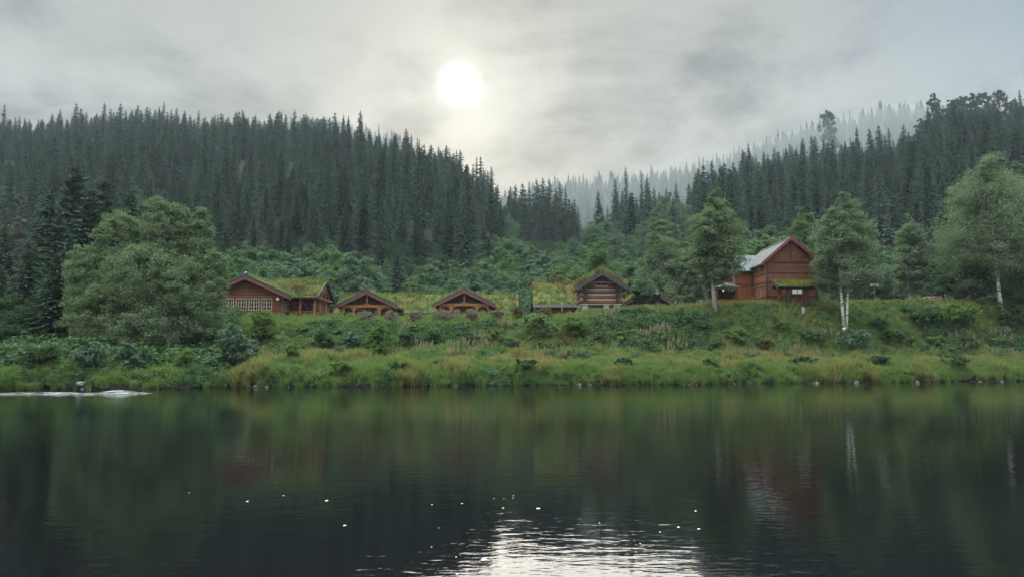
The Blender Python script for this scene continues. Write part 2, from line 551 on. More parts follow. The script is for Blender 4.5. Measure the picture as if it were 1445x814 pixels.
# water: dark river with small wind ripples
def water_mat():
    m, t, out = mat('river_water')
    b = N(t, 'ShaderNodeBsdfPrincipled', i_Roughness=0.035, i_IOR=1.333)
    b.inputs['Base Color'].default_value = (0.0035, 0.0042, 0.0048, 1)
    b.inputs['Specular IOR Level'].default_value = 0.2
    b.inputs['Specular Tint'].default_value = (0.86, 0.79, 0.79, 1)
    # reflections dimmed and tinted through the specular colour to darken the river
    c = N(t, 'ShaderNodeTexCoord')
    P = c.outputs['Object']

    def no(scale, sc, det=3.0, rough=0.5, dist=0.4, rot=0.0):
        mp = N(t, 'ShaderNodeMapping')
        mp.inputs['Scale'].default_value = (sc[0], sc[1], 1)
        mp.inputs['Rotation'].default_value = (0, 0, rot)
        t.links.new(P, mp.inputs[0])
        n = N(t, 'ShaderNodeTexNoise', i_Scale=scale, i_Detail=det, i_Roughness=rough, i_Distortion=dist)
        t.links.new(mp.outputs[0], n.inputs['Vector'])
        return n.outputs[0]
    a = no(3.6, (0.55, 1.15), 2.5, 0.45, 0.5, R(8))
    bb = no(1.1, (0.5, 1.2), 2.0, 0.5, 0.3, R(-6))
    e = no(9.0, (0.5, 1.1), 2.0, 0.5, 0.2, R(4))
    patch = maprange(t, no(0.10, (0.35, 1.0), 3.0), 0.38, 0.66, 0.35, 1.0)
    h = math_n(t, 'ADD', math_n(t, 'MULTIPLY', a, 0.022), math_n(t, 'MULTIPLY', bb, 0.022))
    h = math_n(t, 'ADD', h, math_n(t, 'MULTIPLY', e, 0.020))
    h = math_n(t, 'MULTIPLY', h, patch)
    bp = N(t, 'ShaderNodeBump', i_Strength=1.0, i_Distance=WAVE)
    t.links.new(h, bp.inputs['Height'])
    t.links.new(bp.outputs[0], b.inputs['Normal'])
    t.links.new(b.outputs[0], out.inputs[0])
    return m


WAVE = 0.17
M['water'] = water_mat()

# ------------------------------------------------------------------ terrain
WX = np.array([-300, -120, -31, -22, -13, 0, 12, 25, 48, 75, 300.])
WY = np.array([30, 38, 46, 49.5, 52.5, 55.5, 58, 62, 69, 76, 120.])
ZX = np.array([-200, -60, -45, -34, -28, -20, 0, 12, 25, 50, 80, 300.])
ZC = np.array([3.0, 3.2, 3.6, 5.0, 6.1, 6.35, 6.75, 7.1, 8.0, 8.9, 9.6, 12.])
RPX = np.array([-500, 0, 195, 400, 540, 640, 690, 712, 740, 800, 870, 950, 1045, 1150, 1280, 1340, 1445, 1950.])
RYR = np.array([480, 480, 480, 470, 450, 420, 390, 370, 330, 330, 370, 420, 430, 440, 440, 430, 430, 430.])
RPY = np.array([202, 202, 200, 205, 229, 264, 302, 338, 352, 350, 326, 312, 276, 262, 242, 198, 190, 180.])
FPX = np.array([-500, 300, 430, 540, 620, 700, 770, 830, 900, 950, 1030, 1100, 1170, 1230, 1290, 1330, 1445, 1950.])
FPY = np.array([210, 196, 180, 204, 246, 300, 272, 268, 264, 254, 236, 208, 186, 172, 162, 162, 160, 155.])
FARY = 1000.0


def wl(X):
    X = np.asarray(X, float)
    w = np.interp(X, WX, WY)
    return w + 0.5 * np.sin(X * 0.31 + 1) + 0.3 * np.sin(X * 0.83) + 0.16 * np.sin(X * 2.3 + 2)


def ground(X, Y):
    X = np.asarray(X, float)
    Y = np.asarray(Y, float)
    t = Y - wl(X)
    zc = np.interp(X, ZX, ZC)
    dip = np.interp(X, [-24, -20, 4, 10], [0, 0.95, 0.95, 0.0])
    dip = np.where(X < 14, dip, 0)
    z = np.interp(t, [-40, -12, -2, 0, 0.5, 1.3, 6, 10], [-3, -2.2, -0.7, -0.04, 0.5, 0.95, 1.45, 2.0])
    s = np.clip((t - 10) / np.interp(X, [0, 18], [15.5, 11.0]), 0, 1)
    s2 = 0.25 * s + 0.75 * (s * s * (3 - 2 * s))
    z = np.where(t > 10, 2.0 + (zc - 2.0) * s2, z)
    z = z - dip * np.clip((t - 26.5) / 3.5, 0, 1)
    z = z + 0.09 * np.sin(X * 0.9 + Y * 0.4) * np.sin(Y * 1.1) * np.clip(t / 3, 0, 1) * np.clip((27 - t) / 4, 0, 1)
    mound = np.sin(X * 1.35 + 0.6 * np.sin(Y * 0.9)) * np.sin(X * 0.47 + 1.7) * np.sin(Y * 0.8 + X * 0.3)
    z = z + 0.42 * mound * np.clip((t - 0.2) / 1.2, 0, 1) * np.clip((22 - t) / 6, 0, 1)
    # hills
    px = CX + F * X / np.maximum(Y, 1)
    Yr = np.interp(px, RPX, RYR)
    zr = CAMZ + (HOR - np.interp(px, RPX, RPY)) / F * Yr * 1.01
    zf = CAMZ + (HOR - np.interp(px, FPX, FPY)) / F * FARY * 1.02
    Yb = 122.0
    zb = zc - dip
    k = np.clip((Y - Yb) / (Yr - Yb), 0, 1)
    kk = 0.75 * k + 0.25 * np.sin(k * np.pi / 2) ** 1.3
    hz = zb + (zr - zb) * kk
    q = np.clip((Y - Yr) / (FARY - Yr), 0, 1)
    hz2 = zr + (zf - zr) * (q ** 1.5) - 26 * np.sin(np.pi * np.clip(q * 1.15, 0, 1)) * (q < 0.87)
    far = zf - (Y - FARY) * 0.2
    h = np.where(Y < Yr, hz, np.where(Y < FARY, hz2, far))
    bump = 2.2 * np.sin(X * 0.045 + Y * 0.02) * np.sin(Y * 0.037 + 1.3) * np.clip((Y - 150) / 80, 0, 1)
    return np.where(Y > Yb, h + bump, z)


def gz(X, Y):
    return float(ground(X, Y))


Ys = np.concatenate([np.arange(30, 122, 0.75), np.arange(122, 300, 4), np.arange(300, 1085, 12)])
us = np.concatenate([np.linspace(-1.02, 1.02, 330)])
UU, YY = np.meshgrid(us, Ys)
XX = UU * YY
ZZ = ground(XX, YY)
nv = len(us)
V = np.stack([XX.ravel(), YY.ravel(), ZZ.ravel()], 1)
ii, jj = np.meshgrid(np.arange(len(Ys) - 1), np.arange(nv - 1), indexing='ij')
Q = np.stack([ii * nv + jj, ii * nv + jj + 1, (ii + 1) * nv + jj + 1, (ii + 1) * nv + jj], -1).reshape(-1, 4)
Yc = YY[:-1, :-1].ravel()
Tc = (YY - wl(XX))[:-1, :-1].ravel()
sel_bank = (Tc < 24.2) & (Yc < 122)
sel_hill = Yc >= 121.9
sel_lawn = ~sel_bank & ~sel_hill


def sub_mesh(name, sel, m):
    q = Q[sel]
    u, inv = np.unique(q.ravel(), return_inverse=True)
    return tag(link(name, np_mesh(name, V[u], inv.reshape(-1, 4), [m], smooth=True)), kind='structure')


sub_mesh('riverbank', sel_bank, M['bank'])
sub_mesh('lawn', sel_lawn, M['lawn'])
sub_mesh('hillside', sel_hill, M['forest_floor'])

wm = MB()
wm.quad((-420, -35, 0), (420, -35, 0), (420, 128, 0), (-420, 128, 0))
tag(wm.build('water', M['water']), kind='structure')


# ------------------------------------------------------------------ haze and fog
def vol_mat(name, col, dens, aniso):
    m, t, out = mat(name)
    v = N(t, 'ShaderNodeVolumePrincipled')
    v.inputs['Color'].default_value = tuple(col) + (1,)
    v.inputs['Density'].default_value = dens
    v.inputs['Anisotropy'].default_value = aniso
    t.links.new(v.outputs[0], out.inputs['Volume'])
    m.cycles.homogeneous_volume = True
    return m


hb = MB()
hb.box(-1150, 1150, -40, 1110, -4.0, 420)
tag(hb.build('haze', vol_mat('haze_air', (0.74, 0.86, 1.0), 0.00012, 0.2)), kind='stuff')

# low cloud lying on the far ridge behind the near hills
fx = np.linspace(-560, 900, 60)
fy = np.linspace(0, 1, 30)
fu, fv = np.meshgrid(fx, fy)
frontY = 545 + 25 * np.sin(fx * 0.013) + 14 * np.sin(fx * 0.037 + 1)
FYY = frontY[None, :] + (1070 - frontY[None, :]) * fv
prof = np.sin(np.clip(fv * 4.0, 0, 1) * np.pi / 2) * np.where(fv > 0.9, (1 - fv) / 0.1, 1)
far_px = CX + F * fu / FYY
far_z = (HOR - np.interp(far_px, FPX, FPY)) / F * 1.02
top = CAMZ + far_z * np.minimum(FYY, 1000) + 15 * FYY / 1000 + 5 * np.sin(fu * 0.031 + FYY * 0.02) + 4 * np.sin(fu * 0.07 + FYY * 0.05)
edge = np.clip(np.minimum(fu + 560, 900 - fu) / 160, 0, 1)
FZ = -2.5 + (top + 2.5) * prof * edge ** 0.5
nf = len(fx)
Vt = np.stack([fu.ravel(), FYY.ravel(), FZ.ravel()], 1)
Vb = np.stack([fu.ravel(), FYY.ravel(), np.full(fu.size, -3.0)], 1)
i2, j2 = np.meshgrid(np.arange(len(fy) - 1), np.arange(nf - 1), indexing='ij')
Qt = np.stack([i2 * nf + j2, i2 * nf + j2 + 1, (i2 + 1) * nf + j2 + 1, (i2 + 1) * nf + j2], -1).reshape(-1, 4)
o_ = len(Vt)
rim = []
b0 = [j for j in range(nf)]
loop = b0 + [r * nf + nf - 1 for r in range(1, len(fy))] + [(len(fy) - 1) * nf + j for j in range(nf - 2, -1, -1)] + [r * nf for r in range(len(fy) - 2, 0, -1)]
for a, b in zip(loop, loop[1:] + loop[:1]):
    rim.append((a, a + o_, b + o_, b))
fog_me = np_mesh('low_cloud', np.concatenate([Vt, Vb]), np.concatenate([Qt, Qt[:, ::-1] + o_, np.array(rim)]),
                 [vol_mat('low_cloud_mist', (0.34, 0.36, 0.35), 0.0023, 0.25)])
tag(link('low_cloud', fog_me), kind='stuff')


# ------------------------------------------------------------------ plant builders
def leaf_quads(C, size, up=0.35, out_dir=None, aspect=0.55, r=None):
    """rhombic leaves at the centres C (n,3)"""
    r = r or rng
    n = len(C)
    nrm = r.normal(size=(n, 3))
    nrm[:, 2] = np.abs(nrm[:, 2]) * (1 + up)
    if out_dir is not None:
        nrm += out_dir * 0.8
    nrm /= np.linalg.norm(nrm, axis=1, keepdims=True) + 1e-9
    a = np.cross(nrm, r.normal(size=(n, 3)))
    a /= np.linalg.norm(a, axis=1, keepdims=True) + 1e-9
    b = np.cross(nrm, a)
    s = (np.asarray(size) * r.uniform(0.6, 1.35, n))[:, None]
    V = np.stack([C - a * s, C + b * s * aspect - a * s * 0.1, C + a * s, C - b * s * aspect - a * s * 0.1], 1)
    return V.reshape(-1, 3)


def quads_idx(n):
    return np.arange(n * 4, dtype=np.int32).reshape(-1, 4)


def clump_leaves(lobes, N_, seed, clump=0.27, fill=0.0, per=110):
    """leaf positions: clumps spread over the shells of ellipsoid lobes"""
    r = np.random.default_rng(seed)
    vol = np.array([l[3] * l[4] * l[5] for l in lobes]) ** 0.5
    vol = vol / vol.sum()
    pts, dirs, cents = [], [], []
    for l, w in zip(lobes, vol):
        nl = max(per, int(N_ * w))
        nc = max(5, nl // per)
        d = r.normal(size=(nc, 3))
        d /= np.linalg.norm(d, axis=1, keepdims=True)
        d[:, 2] = np.where(d[:, 2] < -0.75, -d[:, 2], d[:, 2])
        rad = r.uniform(0.45, 1.0, nc) ** 0.7
        c = d * rad[:, None]
        rr = np.array(l[3:6])
        cw = np.array(l[:3]) + c * rr
        cents.append(cw)
        cr = clump * rr.mean() * r.uniform(0.6, 1.35, nc)
        k = r.integers(0, nc, nl)
        g = r.normal(size=(nl, 3))
        g /= np.linalg.norm(g, axis=1, keepdims=True)
        rad_ = r.uniform(0, 1, nl) ** 0.5
        rad_ = np.where(r.random(nl) < 0.16, rad_ * r.uniform(1.1, 1.75, nl), rad_)
        g *= rad_[:, None] * np.array([1, 1, 0.72])
        p = cw[k] + g * cr[k][:, None]
        pts.append(p)
        dd = g + d[k] * 0.4
        dirs.append(dd / (np.linalg.norm(dd, axis=1, keepdims=True) + 1e-9))
    return np.concatenate(pts), np.concatenate(dirs), np.concatenate(cents), r


def limbs(mb, base, top, r0, cents, r, n_limbs, mi=0, start=0.35, lean=0.0, limb_mi=0):
    base, top = Vector(base), Vector(top)
    side = Vector((r.normal() * 0.12, r.normal() * 0.12, 0)) * (top - base).length * 0.25
    P = [base, base.lerp(top, 0.33) + side * 0.6, base.lerp(top, 0.66) + side, top]
    mb.tube(P, [r0, r0 * 0.72, r0 * 0.36, r0 * 0.06], 8, mi)
    # buttress flare
    mb.tube([base - Vector((0, 0, 0.4)), base + Vector((0, 0, 0.25))], [r0 * 1.5, r0 * 1.0], 8, mi)

    def onp(t):
        s = min(t * 3, 2.999)
        i = int(s)
        return P[i].lerp(P[i + 1], s - i)
    idx = r.permutation(len(cents))[:n_limbs]
    for i in idx:
        c = Vector(cents[i])
        h = (c.z - base.z) / max(0.1, (top.z - base.z))
        t = min(0.93, max(start, h - r.uniform(0.12, 0.35)))
        s = onp(t)
        mid = s.lerp(c, 0.5) + Vector((0, 0, 0.08 * (c - s).length))
        ra = r0 * (1 - t) * 0.26 + 0.012
        c = s.lerp(c, 0.85)
        mb.tube([s, mid, c], [ra, ra * 0.55, ra * 0.15], 5, limb_mi, caps=False)


def crown_lobes(seed, H, Wd, base=0.25, n=9, tilt=0.0, point=0.0):
    r = np.random.default_rng(seed)
    L = []
    for i in range(n):
        t = (i + 0.5) / n
        z = base + (1 - base) * t
        env = math.sin(math.pi * (0.14 + 0.80 * t ** 0.85)) if point == 0 else (1 - t) ** point * 0.95 + 0.12
        env = max(env, 0.30)
        rad = Wd / 2 * env
        a = i * 2.4 + r.uniform(-0.5, 0.5)
        off = rad * r.uniform(0.15, 0.48)
        lr = rad * r.uniform(0.55, 0.82)
        L.append((math.cos(a) * off + tilt * t, math.sin(a) * off, H * z - lr * 0.30, lr, lr, lr * r.uniform(0.75, 1.1)))
    L.append((tilt * 0.5, 0, H * (base + (1 - base) * 0.45), Wd * 0.26, Wd * 0.26, H * (1 - base) * 0.36))
    return L


def broadleaf_meshes(key, seed, H, Wd, base, leafmat, barkmat, N_=6000, size=0.2, n=9, r0=None, trunks=1, point=0.0, tilt=0.0, lobes=None, n_limbs=16, clump=0.34, spread=0.5):
    L = lobes or crown_lobes(seed, H, Wd, base, n, tilt, point)
    p, d, cents, r = clump_leaves(L, N_, seed, clump)
    keep = p[:, 2] > 0.05
    p, d = p[keep], d[keep]
    cm = np_mesh(key + '_crown', leaf_quads(p, size, out_dir=d, r=r), quads_idx(len(p)), [leafmat])
    mb = MB()
    r0 = r0 or H * 0.017
    for k in range(trunks):
        ox = (k - (trunks - 1) / 2) * spread
        limbs(mb, (ox, 0, 0), (ox * 2.2 + tilt * 0.6, 0.1 * k, H * 0.80), r0 * (1 - 0.2 * k), cents, r, n_limbs // trunks, limb_mi=1)
    tm = mb.mesh(key + '_trunk', [barkmat, M['bark']])
    return tm, cm, H


def tree_obj(name, meshes, loc, scale, rz, label, cat='tree', group=None):
    root = empty(name, loc, rz)
    root.scale = (scale[0], scale[0], scale[1])
    tag(root, label, cat, group)
    link('trunk', meshes[0], root)
    link('crown', meshes[1], root)
    return root


def copy_tree(o, parent=None):
    c = o.copy()
    COL.objects.link(c)
    if parent is not None:
        c.parent = parent
    for ch in o.children:
        copy_tree(ch, c)
    return c


# spruce: tapering trunk, whorls of drooping sprays
def spruce_meshes(key, seed, H=22.0, Wd=6.2, mat_=None, dens=1.0, ragged=0.25, bare=0.06, droop=0.26):
    r = np.random.default_rng(seed)
    nw = int(40 * dens)
    VV = []
    for i in range(nw):
        t = bare + (1 - bare) * (i + r.uniform(-0.3, 0.3)) / nw
        t = min(max(t, bare), 0.985)
        z0 = H * t
        R_ = Wd / 2 * ((1 - t) ** 0.72) * (0.95 if t > 0.12 else 0.8) + 0.14
        nb = int(6 + 6 * (1 - t))
        a0 = r.uniform(0, 6.28)
        for k in range(nb):
            a = a0 + 2 * math.pi * k / nb + r.uniform(-0.35, 0.35)
            z0 = H * min(0.985, t + r.uniform(-0.018, 0.018))
            L = R_ * r.uniform(1 - ragged * 1.6, 1 + ragged * 0.6)
            dz = -L * droop * r.uniform(0.6, 1.4) + (0.25 * L if t > 0.8 else 0)
            ca, sa = math.cos(a), math.sin(a)
            w = 0.34 + 0.16 * L
            segs = 2 if L < 1.4 else 3
            for s in range(segs):
                f0, f1 = s / segs * 0.85 + 0.02, (s + 1) / segs
                z_0 = z0 + dz * f0 ** 1.3 + 0.08 * L * math.sin(f0 * 3.1)
                z_1 = z0 + dz * f1 ** 1.3 + 0.08 * L * math.sin(f1 * 3.1)
                ww = w * (0.8 - 0.28 * s) * r.uniform(0.7, 1.3)
                hang = r.uniform(0.12, 0.42) * ww + 0.08
                tw = r.uniform(-0.35, 0.35)
                p0 = np.array([ca * L * f0, sa * L * f0, z_0])
                p1 = np.array([ca * L * f1, sa * L * f1, z_1])
                sd = np.array([-sa, ca, tw])
                m_ = (p0 + p1) / 2
                # two wings drooping on either side of the branch
                VV.append([p0, m_ + sd * ww + [0, 0, -hang], p1, m_ * 0.6 + p1 * 0.4 - np.array([0, 0, -0.02])])
                VV.append([p0, m_ * 0.6 + p1 * 0.4 + np.array([0, 0, 0.02]), p1, m_ - sd * ww + [0, 0, -hang]])
                if r.random() < 0.25:
                    hg = np.array([0, 0, -1.0]) * (0.25 + 0.16 * L) * r.uniform(0.6, 1.2)
                    VV.append([p0, p0 * 0.5 + p1 * 0.5 + hg * 0.8, p1 + hg * 0.4, p1])
    # leader
    for k in range(3):
        a = k * 2.1
        s = np.array([math.cos(a), math.sin(a), 0]) * 0.16
        VV.append([np.array([0, 0, H * 0.955]) + s, np.array([0, 0, H * 0.99]), np.array([0, 0, H * 1.02]), np.array([0, 0, H * 0.955]) - s])
    A = np.array(VV, np.float32).reshape(-1, 3)
    cm = np_mesh(key + '_crown', A, quads_idx(len(A) // 4), [mat_ or M['spruce']])
    mb = MB()
    mb.tube([(0, 0, -0.6), (0, 0, H * 0.5), (0, 0, H * 0.99)], [H * 0.013, H * 0.008, 0.03], 6)
    tm = mb.mesh(key + '_trunk', [M['bark']])
    return tm, cm, H


def pine_meshes(key, seed, H=20.0, Wd=9.0):
    r = np.random.default_rng(seed)
    L = []
    n = 20
    for i in range(n):
        t = 0.42 + 0.58 * i / (n - 1)
        a = i * 2.5 + r.uniform(-0.6, 0.6)
        rad = Wd / 2 * (0.95 - 0.9 * abs(t - 0.72) / 0.5)
        off = rad * r.uniform(0.25, 0.8)
        lr = r.uniform(0.9, 1.7)
        L.append((math.cos(a) * off, math.sin(a) * off, H * t - 0.8, lr * 1.35, lr * 1.35, lr * 0.75))
    p, d, cents, r2 = clump_leaves(L, 6000, seed, 0.5, per=60)
    cm = np_mesh(key + '_crown', leaf_quads(p, 0.30, out_dir=d, r=r2), quads_idx(len(p)), [M['pine']])
    mb = MB()
    limbs(mb, (0, 0, 0), (r.normal() * 0.5, 0.3, H * 0.97), 0.24, cents, r2, 14, start=0.45)
    return mb.mesh(key + '_trunk', [M['bark']]), cm, H


SPR = [spruce_meshes('spruce_a', 1, 22, 9.4), spruce_meshes('spruce_b', 2, 24, 8.6, ragged=0.35),
       spruce_meshes('spruce_c', 3, 19, 8.8, ragged=0.2), spruce_meshes('spruce_d', 4, 25, 6.6, ragged=0.4, droop=0.5),
       spruce_meshes('spruce_e', 5, 17, 8.2, M['spruce_light']), spruce_meshes('spruce_f', 6, 23, 8.8, M['spruce_light'], ragged=0.4)]
PIN = [pine_meshes('pine_a', 11), pine_meshes('pine_b', 12, 22, 8), pine_meshes('pine_c', 13, 18, 10)]
ALD = [broadleaf_meshes('alder_%s' % 'abcde'[i], 20 + i, 11, (10, 9, 11, 8, 9.5)[i], 0.04, M['alder'], M['bark'], 12000, 0.19, 10, n_limbs=10) for i in range(5)]
ALB = [broadleaf_meshes('bright_%s' % 'abc'[i], 40 + i, 11, (9, 8, 10)[i], 0.04, M['alder_bright'], M['bark'], 12000, 0.19, 10, point=(0, 0.6, 0)[i], n_limbs=10) for i in range(3)]


# ------------------------------------------------------------------ scatter object (geometry nodes)
def scatter(name, protos, P, rz, sc, idx, tilt=None):
    """ONE object: prototypes instanced on points with stored rotation, scale, index"""
    col = bpy.data.collections.new(name + '_kinds')
    for i, me in enumerate(protos):
        po = bpy.data.objects.new('%s_kind_%02d' % (name, i), me)
        col.objects.link(po)
    n = len(P)
    me = bpy.data.meshes.new(name)
    me.vertices.add(n)
    me.vertices.foreach_set('co', np.asarray(P, np.float32).ravel())
    rot = np.zeros((n, 3), np.float32)
    rot[:, 2] = rz
    if tilt is not None:
        rot[:, 0] = tilt[:, 0]
        rot[:, 1] = tilt[:, 1]
    a = me.attributes.new('rot', 'FLOAT_VECTOR', 'POINT')
    a.data.foreach_set('vector', rot.ravel())
    a = me.attributes.new('scl', 'FLOAT_VECTOR', 'POINT')
    a.data.foreach_set('vector', np.asarray(sc, np.float32).ravel())
    a = me.attributes.new('idx', 'INT', 'POINT')
    a.data.foreach_set('value', np.asarray(idx, np.int32))
    o = link(name, me)
    g = bpy.data.node_groups.new(name + '_nodes', 'GeometryNodeTree')
    g.interface.new_socket('Geometry', in_out='INPUT', socket_type='NodeSocketGeometry')
    g.interface.new_socket('Geometry', in_out='OUTPUT', socket_type='NodeSocketGeometry')
    gi, go = g.nodes.new('NodeGroupInput'), g.nodes.new('NodeGroupOutput')
    iop = g.nodes.new('GeometryNodeInstanceOnPoints')
    ci = g.nodes.new('GeometryNodeCollectionInfo')
    ci.inputs['Collection'].default_value = col
    ci.inputs['Separate Children'].default_value = True
    ci.inputs['Reset Children'].default_value = True

    def na(nm, ty):
        x = g.nodes.new('GeometryNodeInputNamedAttribute')
        x.data_type = ty
        x.inputs['Name'].default_value = nm
        return x.outputs['Attribute']
    e2r = g.nodes.new('FunctionNodeEulerToRotation')
    g.links.new(na('rot', 'FLOAT_VECTOR'), e2r.inputs[0])
    g.links.new(gi.outputs[0], iop.inputs['Points'])
    g.links.new(ci.outputs[0], iop.inputs['Instance'])
    iop.inputs['Pick Instance'].default_value = True
    g.links.new(na('idx', 'INT'), iop.inputs['Instance Index'])
    g.links.new(e2r.outputs[0], iop.inputs['Rotation'])
    g.links.new(na('scl', 'FLOAT_VECTOR'), iop.inputs['Scale'])
    g.links.new(iop.outputs[0], go.inputs[0])
    md = o.modifiers.new('scatter', 'NODES')
    md.node_group = g
    return o


def joined(key, tm, cm):
    """trunk and crown in one mesh, for the far-off mass"""
    def arr(me):
        v = np.zeros(len(me.vertices) * 3, np.float32)
        me.vertices.foreach_get('co', v)
        return v.reshape(-1, 3), [list(p.vertices) for p in me.polygons]
    v1, f1 = arr(tm)
    v2, f2 = arr(cm)
    me = bpy.data.meshes.new(key)
    me.from_pydata(np.concatenate([v1, v2]).tolist(), [], f1 + [[i + len(v1) for i in f] for f in f2])
    me.polygons.foreach_set('material_index', [0] * len(f1) + [1] * len(f2))
    me.materials.append(tm.materials[0])
    me.materials.append(cm.materials[0])
    me.update()
    return me


def proj(P):
    """pixel of a point"""
    x, y, z = P[0], P[1], P[2] - CAMZ
    d = y * math.cos(TH) + z * math.sin(TH)
    u = -y * math.sin(TH) + z * math.cos(TH)
    return CX + F * x / d, CY - F * u / d


def vproj(P):
    d = P[:, 1] * math.cos(TH) + (P[:, 2] - CAMZ) * math.sin(TH)
    u = -P[:, 1] * math.sin(TH) + (P[:, 2] - CAMZ) * math.cos(TH)
    return CX + F * P[:, 0] / d, CY - F * u / d
#@@PART2

# ------------------------------------------------------------------ forest on the hills
fr = np.random.default_rng(101)


def grid_pts(x0, x1, y0, y1, s):
    gx, gy = np.meshgrid(np.arange(x0, x1, s), np.arange(y0, y1, s))
    p = np.stack([gx.ravel(), gy.ravel()], 1)
    return p + fr.uniform(-0.46, 0.46, p.shape) * s


p = grid_pts(-440, 470, 126, 520, 7.9)
px = CX + F * p[:, 0] / p[:, 1]
Yr_ = np.interp(px, RPX, RYR)
ok = (px > -90) & (px < 1540) & (p[:, 1] < Yr_ + 45)
# leafy foot of the slope in the middle; grassy scrub up the gully
foot = np.interp(px, [-90, 330, 400, 700, 720, 840, 1000, 1060, 1250, 1400, 1540], [126, 140, 165, 172, 275, 270, 235, 165, 140, 140, 140])
ok &= p[:, 1] > foot
# the slope right of the gap carries scrub and few spruces
ok &= ~((px > 805) & (px < 1010) & (fr.random(len(px)) < np.interp(px, [805, 830, 960, 1010], [0.4, 0.78, 0.66, 0.15])))
near = p[ok]
p2 = grid_pts(-420, 820, 520, 1035, 11.5)
px2 = CX + F * p2[:, 0] / p2[:, 1]
near_r = np.interp(px2, RPX, RYR)
ok2 = (px2 > 330) & (px2 < 1540) & (p2[:, 1] > near_r + 45)
farp = p2[ok2]
allp = np.concatenate([near, farp])
zg = ground(allp[:, 0], allp[:, 1])
n_all = len(allp)
kind = fr.choice(6, n_all, p=[.25, .20, .15, .16, .12, .12])
Hk = np.array([m[2] for m in SPR])
pxa = CX + F * allp[:, 0] / allp[:, 1]
age = np.array([mnoise.noise((a * 0.016, b * 0.016, 2.2)) for a, b in allp])
hs = (0.36 + 0.58 * fr.random(n_all) ** 0.75) * (1 + 0.32 * age) + (fr.random(n_all) < 0.07) * 0.22 + (fr.random(n_all) < 0.1) * 0.16
hs *= np.where(allp[:, 1] < 200, 0.85, 1.0)
hs *= np.where(allp[:, 1] > 520, 1.15, 1.0)
ws = (hs * 0.6 + 0.40) * fr.uniform(0.95, 1.5, n_all)
rzs = fr.uniform(0, 6.28, n_all)
# what shows of each tree, nearest first
tx, ty = vproj(np.stack([allp[:, 0], allp[:, 1], zg + Hk[kind] * hs], 1))
order = np.argsort(allp[:, 1])
col_top = np.full(1500, 445.0)
for c0, c1, tp in ((0, 60, 300), (60, 205, 255), (95, 320, 300), (385, 530, 350), (530, 700, 372), (1000, 1160, 345), (893, 965, 330), (975, 1050, 280), (1135, 1235, 290), (1335, 1445, 250)):
    col_top[c0:c1] = np.minimum(col_top[c0:c1], tp)
area = np.zeros(n_all)
for i in order:
    w = 3.0 * ws[i] / allp[i, 1] * F
    a, b = int(max(0, tx[i] - w * 0.6)), int(min(1444, tx[i] + w * 0.6))
    if b <= a or b < 0 or a > 1444:
        continue
    area[i] = np.maximum(0, np.minimum(col_top[a:b], ty[i] + 70) - ty[i]).sum()
    xs = np.arange(a, b)
    col_top[a:b] = np.minimum(col_top[a:b], ty[i] + np.abs(xs - tx[i]) * 2.2)
best = np.argsort(-area)[:262]
best = best[area[best] > 0]
single = np.zeros(n_all, bool)
single[best] = True
LEFT_L = 'dark spruce in the forest covering the hillside left of the gap in the ridge'
RIGHT_L = 'dark spruce in the forest covering the hillside right of the gap in the ridge'
SPR_ROOT = {}


def spruce_at(k, loc, sx, sz, rz, label, group=None):
    if k not in SPR_ROOT:
        o = tree_obj('spruce_tree', SPR[k], loc, (sx, sz), rz, label, 'spruce', group)
        SPR_ROOT[k] = o
        return o
    o = copy_tree(SPR_ROOT[k])
    o.location = loc
    o.scale = (sx, sx, sz)
    o.rotation_euler = (0, 0, rz)
    for key in ('group',):
        if key in o:
            del o[key]
    tag(o, label, 'spruce', group)
    return o


for i in best:
    left = pxa[i] < 715
    spruce_at(int(kind[i]), (allp[i, 0], allp[i, 1], zg[i] - 0.4), ws[i], hs[i], rzs[i],
              LEFT_L if left else RIGHT_L, 'spruces on the left hillside' if left else 'spruces on the right hillside')


def spruce_px(px_, py_top, Y, k, label, group=None, wide=1.0):
    Pt = at(px_, py_top, Y)
    zb = gz(Pt.x, Y)
    s = (Pt.z - zb) / SPR[k][2]
    return spruce_at(k, (Pt.x, Y, zb - 0.3), s * wide, s, fr.uniform(0, 6.28), label, group)


spruce_px(195, 148, 470, 0, 'tallest spruce standing clear on the skyline of the left hill', wide=1.05)
spruce_px(883, 234, 345, 3, 'tallest of the three dark spruces clustered on the lower right slope', wide=0.9)
spruce_px(905, 244, 345, 3, 'right-hand one of the three dark spruces clustered on the lower right slope', wide=0.8)
spruce_px(868, 250, 342, 1, 'left-hand one of the three dark spruces clustered on the lower right slope', wide=1.0)
for x_, y_, Y_ in ((718, 268, 312), (727, 260, 305), (737, 258, 300), (747, 255, 306), (757, 252, 298), (766, 250, 304), (775, 252, 296), (784, 264, 300), (798, 262, 292), (733, 275, 296), (752, 272, 292), (724, 280, 288), (742, 268, 312), (760, 262, 314), (772, 268, 318), (790, 255, 316), (745, 290, 282), (764, 285, 282), (782, 282, 286), (712, 290, 300), (794, 285, 284), (728, 300, 276), (806, 300, 280), (770, 275, 290), (803, 280, 290)):
    spruce_px(x_, y_, Y_, (3, 1, 0)[x_ % 3], 'tall dark spruce in the tight clump standing in the gap between the hills', 'spruces in the gap', wide=1.15)
